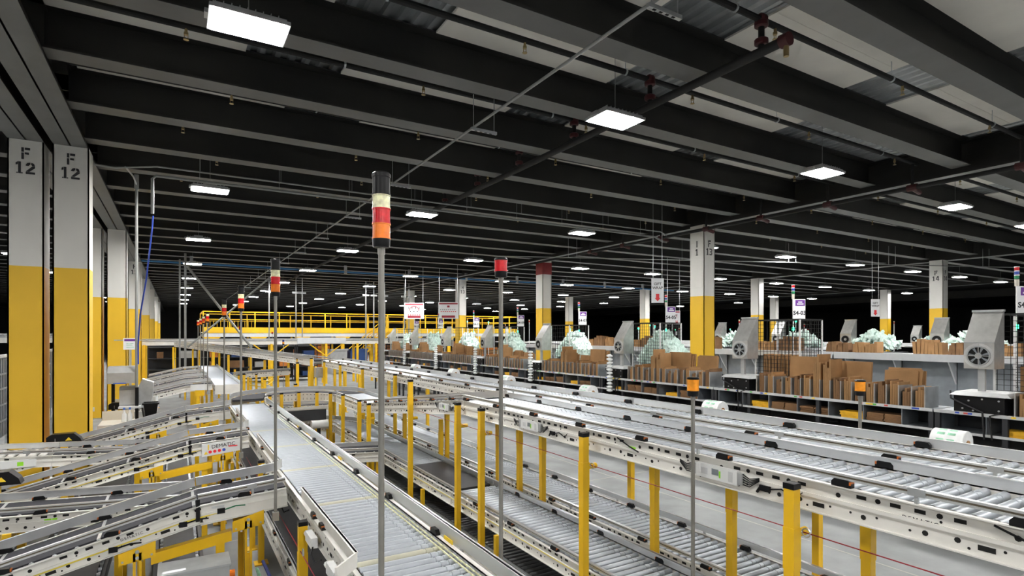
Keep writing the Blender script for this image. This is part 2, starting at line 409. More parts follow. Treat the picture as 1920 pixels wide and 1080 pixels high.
# ------------------------------------------------------------------ LED high bay lights
LW, LD = .62, .40
lh = shared('housing', mb().box(-LW/2-.03, -LD/2-.03, 5.405, LW/2+.03, LD/2+.03, 5.44).box(-LW/2, -LD/2, 5.44, LW/2, LD/2, 5.47)
            .box(-.12,-.09,5.47,.12,.09,5.53).box(-LW/2-.06,-.06,5.42,-LW/2-.02,.06,5.46), 'lamp_housing')
fin = MB()
for k in range(9): fin.box(-LW/2+.02+k*.066, -LD/2+.02, 5.47, -LW/2+.026+k*.066, LD/2-.02, 5.50)
lf = shared('heat_fins', fin, 'lamp_housing')
ld = shared('diffuser', mb().box(-LW/2, -LD/2, 5.396, LW/2, LD/2, 5.406), 'led')
lwm = shared('hanging_wire', mb().cyl((.0,0,5.53),(.0,0,ZD-.01),.005,6), 'conduit')
LX = [.59, 5.12, 10.0, 15.25, 19.6, 24.35, 29.2, 34.0, 39.0, 44.0]
LY = [5.85, 12.85, 19.72, 26.6, 33.5, 40.4, 47.3, 54.2, 61.0]
def lamp(x, y, lab, grp, wire=True):
    t = thing('high_bay_light', (x, y, 0), lab, 'ceiling light', grp)
    for nm, me in (('housing', lh), ('heat_fins', lf), ('diffuser', ld), ('hanging_wire', lwm)):
        inst(nm, me, (x, y, 0), t)
    return t
for r, y in enumerate(LY):
    for c, x in enumerate(LX):
        if r == 0 and c > 5: continue
        if r >= 6 and c > 7: continue
        lamp(x, y, 'glowing LED high bay light, %s row back, %s from the left column row' % (ORD[r], ORD[c]), 'high bay lights')
    if r > 0:
        lamp(-5.0, y, 'glowing LED high bay light left of the columns, %s row back' % ORD[r], 'high bay lights')
for q, y in enumerate((-1.15, -8.1, -15.0)):  # unseen rows carrying on the grid; farther ones added to brighten column faces
    for c, x in enumerate((-10, -5.0, .59, 5.12, 10.0, 15.25, 19.6)):
        lamp(x, y, 'LED high bay light %s row behind the viewpoint, %s from the left' % (ORD[q], ORD[c]), 'high bay lights behind')
lamp(-5.0, 5.85, 'LED high bay light of the first row left of the columns', 'high bay lights')
for q in range(4): lamp(-10.0, LY[q], 'LED high bay light in the second column left of the columns, %s row back' % ORD[q], 'high bay lights')  # unseen lamps added at far left to brighten the column fronts

# ------------------------------------------------------------------ conveyors
def frame_axes(p0, p1):
    p0 = Vector(p0); p1 = Vector(p1); t = p1-p0; L = t.length; t.normalize()
    s = t.cross(Vector((0,0,1))).normalized(); n = s.cross(t)
    return (lambda a, b, c: p0+t*a+s*b+n*c), L
PITCH = .0762
ROLM = {}
def roller_mesh(w, m):
    k = (round(w, 3), m)
    if k not in ROLM:
        g = .05/w
        ROLM[k] = shared('roller', mb().lathe((-w/2+.008,0,0),(w/2-.008,0,0), [(0,.008),(0.003,.023),(1-3*g,.023),(1-3*g+.004,.019),(1-2.75*g,.019),(1-2.75*g+.004,.023),(1-2*g,.023),(1-2*g+.004,.019),(1-1.75*g,.019),(1-1.75*g+.004,.023),(.997,.023),(1,.008)], 12), m, True)
    return ROLM[k]
EYE = shared('photo_eye', mb().prism([(-.05,0),(-.05,.02),(-.036,.036),(.03,.036),(.046,.022),(.046,0)], lambda u, v, d: (u, d, v), -.016, .016), 'plastic_black')
LENS = shared('lens', mb().box(.037,-.0165,.014,.0458,.0165,.030), 'eye_orange')
def photo_eye(t, p, yaw):
    e = inst('photo_eye', EYE, p, t, (0,0,yaw)); l = inst('lens', LENS, p, e); l.location = (0,0,0)
HOLES_P = [('r',0,-.036),('c',.075,-.036),('r',.15,-.036),('c',.26,-.05),('o',.36,-.125),('c',.46,-.118),('d',.30,-.118),('d',.42,-.14),('d',.52,-.06),('c',.58,-.125),('d',.64,-.13),('r',.45,-.036),('c',.525,-.036),('r',.60,-.036),('d',.08,-.115),('c',.14,-.128),('d',.2,-.12)]
def holes(m, W, L, side, w, fh):
    t = .12; s = side*(w/2+.0065)
    while t < L-.6:
        for k, dt, n in HOLES_P:
            n = n*fh/.165; a = t+dt
            if k == 'r': m.lbox(W, a-.022, a+.022, s, s+side*.0015, n-.009, n+.009)
            elif k == 'o': m.lbox(W, a-.03, a+.03, s, s+side*.0015, n-.011, n+.011)
            else:
                r = .0125 if k == 'c' else .006
                m.prism([(r*math.cos(q*math.pi/4), r*math.sin(q*math.pi/4)) for q in range(8)], lambda u, v, d: W(a+u, d, n+v), s, s+side*.0015)
        t += .70
def seg(t, p0, p1, w, surf='roller', fh=.165, slat=False, tint=0, left=None, right=None, hole=0, eyes=0, rmat='roller', near_y=8., fmat='white_frame', belt='belt', eyeside=-1, joint=0):
    W, L = frame_axes(p0, p1)
    for sg in (-1, 1):
        a = sg*w/2
        m = mb().lbox(W, 0, L, a, a+sg*.006, -fh, 0).lbox(W, 0, L, a, a+sg*.034, -.006, 0).lbox(W, 0, L, a, a+sg*.028, -fh, -fh+.006)
        m.lbox(W, 0, L, a+sg*.006, a+sg*.016, -fh*.56, -fh*.44)
        f = part('side_frame', m, fmat, t)
        if hole == sg:
            h = MB(); holes(h, W, L, sg, w, fh)
            if h.v: part('punched_holes', h, 'hole', f, kind='stuff')
    part('cross_tie', sum_ties(W, L, w, fh), 'galv', t)
    if slat:
        for i in range(int(L/.105)):
            part('roller', mb().cyl(W((i+.5)*.105, -w/2+.01, -.030), W((i+.5)*.105, w/2-.01, -.030), .034, 12), 'white_frame', t, True)
        part('dark_pan', mb().lbox(W, .01, L-.01, -w/2+.004, w/2-.004, -.10, -.09), 'shelf_dark', t)
    elif surf == 'roller':
        n = int(L/PITCH); stuff = MB(); rm = roller_mesh(w, rmat)
        for i in range(n):
            c = W((i+.5)*PITCH, 0, -.021)
            if c.y < near_y and abs(p1[0]-p0[0]) < 1e-4:
                inst('roller', roller_mesh(w, 'roller_tint') if tint and i % tint == 3 else rm, c, t)
            else: stuff.cyl(W((i+.5)*PITCH, -w/2+.01, -.021), W((i+.5)*PITCH, w/2-.01, -.021), .023, 8)
        if stuff.v: part('far_rollers', stuff, rmat, t, kind='stuff')
    elif surf == 'belt':
        part('belt', mb().lbox(W, 0, L, -w/2+.03, w/2-.03, -.03, .004), belt, t)
        part('belt_pan', mb().lbox(W, .01, L-.01, -w/2+.004, w/2-.004, -.07, -.045), 'galv', t)
        if joint:
            q = joint*.5
            while q < L:
                part('belt_joint', mb().lbox(W, q, q+.022, -w/2+.02, w/2-.02, -.02, .007), 'alum', t); q += joint
        rr = MB(); q = .1
        while q < L-.05:
            rr.cyl(W(q, w/2-.03, -.012), W(q, w/2-.004, -.012), .016, 8); rr.cyl(W(q, -w/2+.03, -.012), W(q, -w/2+.004, -.012), .016, 8); q += .13
        part('belt_end_caps', rr, 'galv', t)
    for sg, k in ((-1, left), (1, right)):
        if not k: continue
        kind, off, n0, n1 = k
        s = sg*(w/2+off)
        if kind == 'flat':
            r = part('guard_rail', mb().lbox(W, 0, L, s, s+sg*.012, n0, n1).lbox(W, 0, L, s-sg*.006, s+sg*.024, n1-.006, n1), 'alum', t)
        else:
            h3 = (n1-n0)/3
            r = part('guard_rail', mb().lbox(W, 0, L, s-sg*.012, s+sg*.014, n1-h3, n1).lbox(W, 0, L, s-sg*.012, s+sg*.014, n0, n0+h3), 'alum', t)
            part('rail_groove', mb().lbox(W, 0, L, s-sg*.008, s+sg*.006, n0+h3, n1-h3), 'groove', r)
        q = .35
        while q < L-.1:
            g = MB()
            if kind == 'flat': g.lbox(W, q, q+.03, s-sg*.0+sg*.012, s+sg*.02, -.02, n1-.02)
            else: g.lbox(W, q, q+.07, s+sg*.014, s+sg*.018, n0-.002, n1+.002).lbox(W, q+.03, q+.045, s, s+sg*.015, -.004, n0)
            q += 1.22; part('rail_bracket', g, 'galv', t)
    if eyes:
        yaw = math.atan2(p1[1]-p0[1], p1[0]-p0[0]); q = eyes*.5
        while q < L-.05:
            for es in ((-1, 1) if eyeside == 0 else (eyeside,)):
                photo_eye(t, W(q+(.1 if es > 0 else 0), es*(w/2+.018), .002), yaw+(math.pi if es < 0 else 0))
            q += eyes
    return W, L
def sum_ties(W, L, w, fh):
    m = MB(); q = .15
    while q < L: m.lbox(W, q, q+.04, -w/2, w/2, -fh+.01, -fh+.04); q += 1.2
    return m
def leg(t, x, y, ztop, cap=True, r=.028, arm=None, zarm=None, z0=0):
    m = mb().box(x-r, y-r, z0, x+r, y+r, ztop).box(x-r-.003, y-r-.003, ztop-.42, x+r+.003, y+r+.003, ztop-.20)
    l = part('leg', m, 'yellow', t)
    if z0 < .01: part('foot_plate', mb().box(x-.07, y-.07, 0, x+.07, y+.07, .012), 'yellow', l)
    if cap: part('leg_cap', mb().box(x-r-.003, y-r-.003, ztop, x+r+.003, y+r+.003, ztop+.03), 'plastic_black', l)
    if arm:
        za = zarm if zarm else ztop-.26
        part('arm', mb().cyl((x+r*(1 if arm > 0 else -1), y, za), (x+arm, y, za), .022, 10), 'yellow', l, True)
    return l
def curve(t, c, ri, ro, z, a0, a1, fh=.165, n=20, surf='belt', flat=True, rz=None):
    fr = MB(); fo = MB(); bl = MB(); gi = MB(); go = MB(); rl = MB()
    A = [math.radians(a0+(a1-a0)*i/n) for i in range(n+1)]
    def arc(m, r0, r1, z0, z1):
        for i in range(n):
            q = []
            for a, r in ((A[i], r0), (A[i+1], r0), (A[i+1], r1), (A[i], r1)): q.append((c[0]+r*math.cos(a), c[1]+r*math.sin(a)))
            m.hexa([(x, y, z0) for x, y in q]+[(x, y, z1) for x, y in q])
    arc(fr, ri-.006, ri, z-fh, z); arc(fr, ri-.03, ri, z-.006, z); arc(fo, ro, ro+.006, z-fh, z); arc(fo, ro, ro+.03, z-.006, z)
    arc(bl, ri+.02, ro-.02, z-.03, z+.002); arc(gi, ri-.03, ri-.012, z+.04, z+.07); arc(go, ro+.01, ro+.028, z+.01, z+.09)
    part('side_frame', fr, 'white_frame', t); part('side_frame', fo, 'white_frame', t)
    if surf == 'belt': part('belt', bl, 'belt', t)
    else:
        k = int(abs(math.radians(a1-a0))*ri/.055)
        for i in range(k):
            a = math.radians(a0+(a1-a0)*(i+.5)/k); u = Vector((math.cos(a), math.sin(a), 0)); p = Vector((c[0], c[1], z-.02))
            rl.cyl(p+u*(ri+.01), p+u*(ro-.01), .022, 8)
        part('tapered_rollers', rl, 'roller', t, kind='stuff')
    part('guard_rail', gi, 'alum', t, True); part('guard_rail', go, 'alum', t, True)
    h = MB()
    for i in range(1, n):
        a = A[i]
        for zz, r in ((z-.035, .010), (z-.125, .009), (z-.1, .005)):
            p = Vector((c[0]+(ri-.0065)*math.cos(a), c[1]+(ri-.0065)*math.sin(a), zz)); d = Vector((math.cos(a), math.sin(a), 0)); tt = Vector((-d.y, d.x, 0))
            h.prism([(r*math.cos(q*math.pi/4), r*math.sin(q*math.pi/4)) for q in range(8)], lambda u_, v_, d_: p+tt*u_+Vector((0,0,1))*v_-d*d_, 0, .0015)
    part('punched_holes', h, 'hole', t, kind='stuff')
def control_box(t, x, y, z, L=.30, hh=.085):
    """flat drive controller on a frame face looking toward -X, leads at both ends"""
    b = part('control_box', mb().box(x-.03, y-L/2, z-hh/2, x, y+L/2, z+hh/2), 'control', t)
    part('display', mb().box(x-.0315, y-.02, z-.012, x-.03, y+.03, z+.025), 'shelf_steel', b)
    part('status_lamp', mb().box(x-.034, y-.034, z-.022, x-.03, y-.026, z+.018), 'label_lime', b)
    part('print', mb().box(x-.0312, y+.06, z-.02, x-.03, y+.11, z+.02), 'strip', b); part('print', mb().box(x-.0312, y-.12, z-.03, x-.03, y-.09, z+.03), 'strip', b)
    for sg in (-1, 1):
        e = part('terminal_block', mb().box(x-.028, y+sg*L/2, z-hh*.4, x-.002, y+sg*(L/2+.03), z+hh*.4), 'grey_box', b)
        w = MB()
        for i in range(5):
            zz = z-.03+i*.015; w.tube([(x-.015, y+sg*(L/2+.03), zz), (x-.025, y+sg*(L/2+.08), zz-.004*i), (x-.02, y+sg*(L/2+.14), z+.015+.004*i)], .003, 5)
        part('cables', w, 'plastic_black', b)
def connector(t, p, s=1.):
    x, y, z = p
    c = part('connector', mb().box(x-.02, y-.03*s, z-.015, x+.0, y+.03*s, z+.018).cyl((x-.01, y+.03*s, z), (x-.01, y+.05*s, z-.03), .008, 6), 'plastic_black', t)
    part('lead', mb().tube([(x-.008, y-.03, z), (x-.012, y-.10, z+.02), (x-.006, y-.17, z-.01), (x-.006, y-.22, z+.03)], .004, 5), 'plastic_black', c)
TUBE = ('tube', .012, .035, .065); FLAT = ('flat', .004, .002, .058)
RX1, RX2 = 3.13, 3.97
YE = -1.6
# upper near line
c1 = thing('roller_conveyor', (RX1, 2, 0), 'upper roller conveyor nearest the viewer at right with perforated white frame', 'conveyor')
seg(c1, (RX1, YE, 1.75), (RX1, 5.83, 1.75), .57, 'roller', left=TUBE, right=FLAT, hole=-1, eyes=.70, eyeside=0)
seg(c1, (RX1, 5.85, 1.75), (RX1, 10.08, 1.27), .57, 'belt', left=TUBE, right=('flat', .004, .01, .085), hole=-1, eyes=.6, joint=1.3)
seg(c1, (RX1, 10.1, 1.27), (RX1, 11.78, 1.27), .57, 'roller', left=TUBE, right=FLAT, hole=-1)
control_box(c1, 2.84, 2.30, 1.66); control_box(c1, 2.84, 4.40, 1.66); control_box(c1, 2.84, 6.35, 1.62, .26, .08)
for y in (1.98, 4.05, 6.0, 7.6): connector(c1, (2.838, y, 1.64))
part('lime_label', mb().box(2.8365, 3.02, 1.655, 2.838, 3.09, 1.69), 'label_lime', c1)
part('maker_lettering', text_mb('DEMATIC', (2.8365, 1.22, 1.672), (0,-1,0), (0,0,1), .028, .002, 0, spacing=1.3), 'ink', c1, label='small dark DEMATIC lettering')
for y in (1.773, 3.515, 5.246, 5.824): leg(c1, 2.755, y, 1.70, True, arm=.12, zarm=1.46)
for y in (1.797, 3.543, 5.271, 6.278): leg(c1, 3.545, y, 1.58, False)
leg(c1, 2.745, 7.305, 1.86, True, arm=.1, zarm=1.36)
for y in (9.29, 9.85): leg(c1, 2.76, y, 1.33, True, arm=.1, zarm=1.1)
for x, y in ((3.50, 9.6), (3.50, 8.0), (2.76, 10.98), (3.50, 11.5)): leg(c1, x, y, 1.20 if x > 3 else 1.33, x < 3)
for y in (.7, 2.95): part('cable_lead', mb().tube([(2.82, y+.25, 1.735), (2.822, y+.12, 1.69), (2.825, y+.03, 1.665)], .005, 5), 'plastic_black', c1)
cr = thing('safety_line', (2.80, 3, 1.475), 'taut red emergency pull cord strung along the yellow legs', 'cord')
part('cord', mb().cyl((2.80, YE, 1.475), (2.80, 7.2, 1.475), .0032, 6), 'cord_red', cr)
for y in (1.773, 3.515, 5.246):
    rg = [(2.80, y-.05+.022*math.sin(q*math.pi/6), 1.475+.022*math.cos(q*math.pi/6)) for q in range(13)]
    part('eye_ring', mb().tube(rg, .004, 6), 'galv', cr)
    part('ring_shank', mb().cyl((2.80, y-.028, 1.475), (2.775, y-.022, 1.475), .004, 6), 'galv', cr)
# upper far line
c2 = thing('roller_conveyor', (RX2, 6, 0), 'upper roller conveyor beyond the nearest one, in front of the packing stations', 'conveyor')
seg(c2, (RX2, YE, 1.75), (RX2, 17.0, 1.75), .58, 'roller', left=TUBE, right=('flat', .03, .0, .062), hole=-1, eyes=.95, eyeside=0, near_y=10.)
for y in (2.582, 4.701, 6.453, 8.256, 10.6, 13.0, 15.5): leg(c2, 4.345, y, 1.58, False)
for y in (2.801, 5.854, 7.995): leg(c2, 3.60, y, 1.58, False)
for y in (10.4, 12.6, 14.6, 16.4): leg(c2, 3.60, y, 1.72, True)
# lower lines
lb = thing('roller_conveyor', (3.14, 3, 0), 'lower roller conveyor under the nearest upper line with yellow cable on its frame', 'conveyor')
seg(lb, (3.14, YE, .62), (3.14, 6.2, .62), .57, 'roller', left=TUBE, right=FLAT, hole=-1, eyes=.75, eyeside=0)
seg(lb, (3.14, 6.22, .62), (3.14, 7.7, .62), .57, 'belt', left=TUBE, right=FLAT, hole=-1, belt='belt_black')
seg(lb, (3.14, 7.72, .62), (3.14, 11.78, .62), .57, 'roller', left=TUBE, right=FLAT, hole=-1, eyes=.9)
part('cable', mb().tube([(2.842, YE+.1, .535), (2.842, 2, .533), (2.842, 4, .54), (2.842, 8, .535)], .006, 6), 'cable_yellow', lb)
for y in (1.2, 3.1, 5.0, 7.0, 9.2, 11.2):
    for x in (2.80, 3.46): leg(lb, x, y, .46, False, .022)
la = thing('roller_conveyor', (3.96, 4, 0), 'lower roller conveyor beside the open floor under the far upper line', 'conveyor')
seg(la, (3.96, YE, .62), (3.96, 13.5, .62), .58, 'roller', left=TUBE, right=('flat', .03, .02, .075), hole=-1, eyes=.72, eyeside=0)
for y in (1.0, 3.3, 5.6, 8.0, 10.5, 13):
    for x in (3.61, 4.31): leg(la, x, y, .46, False, .022)
lc = thing('roller_conveyor', (2.25, 4, 0), 'dark low roller conveyor near the floor between the wide bed and the lower lines', 'conveyor')
seg(lc, (3.12, YE, .26), (3.12, 10.5, .26), .56, 'roller', fh=.12, rmat='roller_dark', fmat='galv')
for y in (0, 2.5, 5.0, 7.5, 10): leg(lc, 2.78, y, .16, False, .02); leg(lc, 3.46, y, .16, False, .02)
for i, (x, z) in enumerate(((2.60, .30), (2.52, .28))):
    p = thing('floor_rail', (x, 3, 0), ('upper' if i == 0 else 'lower')+' of two shiny pipes running along the dark low conveyor', 'rail')
    part('pipe_run', mb().cyl((x, YE, z), (x, 9, z), .022, 10), 'stainless', p, True)
    for y in (-1, 1, 3, 5, 7, 8.8): part('stand', mb().box(x-.012, y-.012, 0, x+.012, y+.012, z-.02), 'galv', p)
# wide pale roller bed
d = thing('roller_conveyor', (1.17, 5, 0), 'pale roller bed in the centre foreground running away to a U turn', 'conveyor')
seg(d, (1.17, -.9, 1.18), (1.17, 11.78, 1.18), .58, 'roller', right=('flat', .03, .02, .105), hole=-1, eyes=.95, eyeside=1, near_y=9., tint=17)
for i, (y0, y1) in enumerate(((-.9, 2.55), (3.15, 4.72), (5.85, 7.58), (8.7, 10.45))):
    x = .872
    g = part('guard_rail', mb().box(x-.012, y0, 1.20, x, y1, 1.285).box(x-.022, y0, 1.279, x+.004, y1, 1.285), 'white_frame', d)
    part('flared_end', mb().hexa([(x-.012,y0,1.20),(x,y0,1.20),(x-.15,y0-.16,1.20),(x-.162,y0-.155,1.20),(x-.012,y0,1.285),(x,y0,1.285),(x-.15,y0-.16,1.285),(x-.162,y0-.155,1.285)]), 'white_frame', g)
lo = MB()
for i in range(int(11.5/PITCH)):
    y = -.6+i*PITCH; lo.box(1.395, y-.006, 1.176, 1.401, y+.07, 1.186); lo.box(1.425, y-.006, 1.176, 1.431, y+.07, 1.186)
part('drive_bands', lo, 'lens_clear', d)
for y in (.4, 3.95, 4.22, 6.1, 7.05, 8.6, 10.1): photo_eye(d, (.855, y, 1.182), -math.pi/2)
for y in (3.2, 5.95, 8.3): part('tag', mb().box(1.477, y, 1.19, 1.482, y+.13, 1.215), 'tag_yellow', d)
for x in (.80, 1.55):
    for y in (.6, 4.35 if x < 1 else 4.0, 6.7, 9.3, 11.6): leg(d, x, y, 1.10, x < 1, .03, arm=(.06 if x < 1 else -.06), zarm=.98)
for y in (3.4, 4.05, 5.3, 6.5):
    part('drive_unit', mb().box(.80, y, 1.02, .845, y+.2, 1.09).cyl((.82, y+.2, 1.05), (.82, y+.26, 1.05), .02, 8), 'control', d)
    part('leads', mb().tube([(.82, y+.02, 1.04), (.79, y-.05, 1.0), (.80, y-.12, .97), (.83, y-.18, 1.0)], .006, 6), 'plastic_black', d)
part('red_pull_cord', mb().cyl((.78, -.9, .92), (.78, 8, .92), .004, 6), 'cord_red', d)
part('cord_ring', mb().tube([(.78, 4.22+.025*math.sin(q*math.pi/6), .945+.025*math.cos(q*math.pi/6)) for q in range(13)], .004, 6), 'galv', d)
u1 = thing('curve_conveyor', (2.155, 11.8, 0), 'white curved U turn conveyor at the far end of the pale roller bed', 'conveyor')
curve(u1, (2.155, 11.8), .685, 1.265, 1.27, 0, 180, surf='belt', n=28)
for a in (12, 50, 85, 120, 160):
    q = math.radians(a); leg(u1, 2.155+.60*math.cos(q), 11.8+.60*math.sin(q), 1.28, True)
    leg(u1, 2.155+1.34*math.cos(q), 11.8+1.34*math.sin(q), 1.1, False)
u2 = thing('curve_conveyor', (2.155, 11.8, 0), 'lower curved U turn conveyor below the upper white curve', 'conveyor')
curve(u2, (2.155, 11.8), .72, 1.24, .62, 0, 180, surf='roller', n=24)
for a in (30, 150): leg(u2, 2.155+.66*math.cos(math.radians(a)), 11.8+.66*math.sin(math.radians(a)), .52, False, .02); leg(u2, 2.155+1.31*math.cos(math.radians(a)), 11.8+1.31*math.sin(math.radians(a)), .52, False, .02)
dg = thing('drive_guard', (2.15, 11.9, 0), 'dark motor guard box standing inside the U turn', 'machine guard')
part('guard_box', mb().box(1.72, 11.75, .78, 2.62, 12.1, 1.0), 'shelf_dark', dg); part('lid', mb().box(1.70, 11.73, 1.0, 2.64, 12.12, 1.02), 'galv', dg)
part('motor', mb().cyl((2.3, 11.6, .72), (2.62, 11.6, .72), .08, 12), 'control', dg, True); part('leads', mb().tube([(1.9,11.74,.95),(1.78,11.6,.8),(1.8,11.55,.4),(1.75,11.6,.05)], .02, 6).tube([(2.0,11.74,.9),(1.88,11.62,.7),(1.9,11.55,.3),(1.85,11.6,.05)], .015, 6), 'rubber', dg)
for x in (1.8, 2.5): part('stand', mb().box(x-.03, 11.85, 0, x+.03, 11.91, .78), 'shelf_dark', dg)
e = thing('belt_conveyor', (1.11, 4, 0), 'black belt conveyor running beneath the pale roller bed', 'conveyor')
seg(e, (1.11, .5, .62), (1.11, 11.78, .62), .58, 'belt', left=('flat', .0, .0, .05), right=FLAT, hole=-1, belt='belt_black', eyes=.8)
for y in (1.5, 4.6, 7.2, 10): 
    for x in (.77, 1.45): leg(e, x, y, .46, False, .022)
for n_, (xb, wb_) in enumerate(((.025, .40), (-.835, .60), (-1.60, .54))):
    f_ = thing('belt_conveyor', (xb, 8, 0), 'black low belt conveyor crossing under the inclines at lower left, %s from the pale bed' % ORD[n_], 'conveyor')
    y1_ = (12.4, 12.4, 7.5)[n_]
    seg(f_, (xb, 4.86, .40), (xb, y1_, .40), wb_-.07, 'belt', fh=.12, fmat='shelf_dark', belt='belt_black')
    for y in (5.85, y1_-.5):
        for x in (xb-wb_/2+.06, xb+wb_/2-.06): leg(f_, x, y, .275, False, .02)
cy = thing('cross_conveyor', (1.9, 9, 0), 'short low transfer conveyor crossing between the pale bed and the lower lines', 'conveyor')
seg(cy, (1.62, 8.7, .78), (2.66, 8.35, .78), .5, 'belt', fh=.14, hole=1, left=FLAT, right=TUBE)
for x, y in ((1.75, 8.42), (2.55, 8.15), (1.8, 8.95), (2.6, 8.7)): leg(cy, x, y, .63, False, .022)
# incline merge belts
def merge(y, k, lab, x_low=-2.6):
    t = thing('belt_conveyor', (0, y+.28, 0), lab, 'conveyor')
    yc = y+.28; w = .52
    zl = lambda x: 1.17+(x-.15)*.245
    seg(t, (x_low, yc, zl(x_low)), (.15, yc, zl(.15)), w, 'belt', fh=.14, right=('tube', .0, .05, .085), left=('flat', .012, .03, .10), hole=1, eyes=.62, eyeside=0, joint=.62)
    seg(t, (.152, yc, 1.172), (.79, yc, 1.225), w, 'belt', fh=.155, right=('tube', .0, .05, .085), left=('flat', .012, .03, .10), hole=1, eyes=.45, eyeside=0)
    part('pivot_plate', mb().box(.132, y-.006, 1.05, .160, y+.006, 1.22), 'plastic_black', t)
    part('end_flare', mb().hexa([(.79,y+.55,1.25),(.79,y+.562,1.25),(.86,y+.68,1.25),(.85,y+.69,1.25),(.79,y+.55,1.33),(.79,y+.562,1.33),(.86,y+.68,1.33),(.85,y+.69,1.33)]), 'alum', t)
    part('cable', mb().tube([(x_low+.1, y+.012, zl(x_low+.1)-.085), (-.5, y+.010, zl(-.5)-.088), (0, y+.010, zl(0)-.085), (.40, y+.012, 1.115)], .0065, 6), 'cable_yellow', t)
    for i, x in enumerate((-.42, .02, .28)):
        s = part('sensor_plug', mb().box(x, y+.0, zl(x)-.115, x+.055, y+.018, zl(x)-.075), 'plastic_black', t)
        part('lead', mb().tube([(x+.05, y+.008, zl(x)-.09), (x+.13, y+.004, zl(x)-.07), (x+.20, y+.008, zl(x)-.075)], .006, 6), 'cable_green' if i == 2 else 'plastic_black', s)
    for x, dz in ((-.245, .14), (.50, .155)):
        z = (zl(x) if x < .15 else 1.20)-dz
        b = part('support_bracket', mb().hexa([(x-.115,y-.03,z-.115),(x+.115,y-.03,z-.085),(x+.115,y-.02,z-.085),(x-.115,y-.02,z-.115),(x-.115,y-.03,z-.03),(x+.115,y-.03,z+.03),(x+.115,y-.02,z+.03),(x-.115,y-.02,z-.03)]).box(x-.10, y-.025, z-.06, x+.10, y+.58, z-.035), 'yellow', t)
        part('bolts', mb().cyl((x,y-.036,z-.03),(x,y-.03,z-.03),.014,8).cyl((x,y-.036,z-.075),(x,y-.03,z-.075),.012,8).cyl((x+.09,y-.036,z-.065),(x+.09,y-.03,z-.065),.008,8).cyl((x-.09,y-.036,z-.09),(x-.09,y-.03,z-.09),.008,8), 'galv', b)
        for yy in (y-.012, y+.54):
            l = part('leg', mb().box(x-.027, yy-.018, 0, x-.010, yy+.018, z-.04).box(x+.010, yy-.018, 0, x+.027, yy+.018, z-.04).box(x-.027, yy-.004, .0, x+.027, yy+.004, z-.3), 'yellow', t)
            part('foot_plate', mb().box(x-.08, yy-.06, 0, x+.08, yy+.06, .012), 'yellow', l)
    part('long_brace', mb().hexa([(-.16,y-.02,.785),(.38,y-.02,.865),(.38,y+.05,.865),(-.16,y+.05,.785),(-.16,y-.02,.865),(.38,y-.02,.945),(.38,y+.05,.945),(-.16,y+.05,.865)]), 'yellow', t)
    part('brace_stub', mb().box(.27, y-.01, 0, .33, y+.04, .86), 'yellow', t)
    part('print_label', mb().box(.24, y+.0125, 1.13, .33, y+.0138, 1.15), 'strip', t)
    part('frame_lettering', text_mb('DEMATIC', (-.28, y+.013, zl(-.28)-.055), (1,0,.245), (-.245,0,1), .028, .002, 0, spacing=1.3), 'ink', t)
    return t
m1 = merge(5.0, 0, 'inclined belt conveyor nearest the viewer at lower left feeding the pale bed')
m2 = merge(7.85, 1, 'inclined belt conveyor carrying the white DEMATIC cover plate')
m3 = merge(10.7, 2, 'inclined belt conveyor third from the front at left, beside the columns', -2.2)
# cover plate with lettering on the second merge
cp = part('cover_plate', mb().hexa([(.27,7.815,1.01),(.70,7.815,1.055),(.70,7.83,1.055),(.27,7.83,1.01),(.27,7.815,1.165),(.70,7.815,1.20),(.70,7.83,1.20),(.27,7.83,1.165)]), 'control', m2, label='white cover plate')
sl = (1,0,.09)
part('lettering', text_mb('DEMATIC', (.505, 7.813, 1.135), sl, (-.09,0,1), .062, .002, .0), 'ink', cp, label='DEMATIC lettering')
part('logo_bar', mb().box(.335, 7.812, 1.09, .347, 7.815, 1.155), 'tag_yellow', cp)
part('red_note', mb().box(.56, 7.812, 1.112, .66, 7.815, 1.124), 'sign_red', cp)
for i, x in enumerate((.36, .41, .46, .51)):
    part('safety_icon', mb().prism([(.019*math.cos(q*math.pi/5), .019*math.sin(q*math.pi/5)) for q in range(10)], lambda u, v, dd, x=x: (x+u, 7.8125+dd, 1.065+(x-.36)*.09+v), 0, .0025), 'sign_red' if i < 3 else 'tag_blue', cp)
part('warning_triangle', mb().prism([(-.022,-.016),(.022,-.016),(0,.022)], lambda u, v, dd: (.315+u, 7.8125+dd, 1.055+v), 0, .0025), 'tag_yellow', cp)
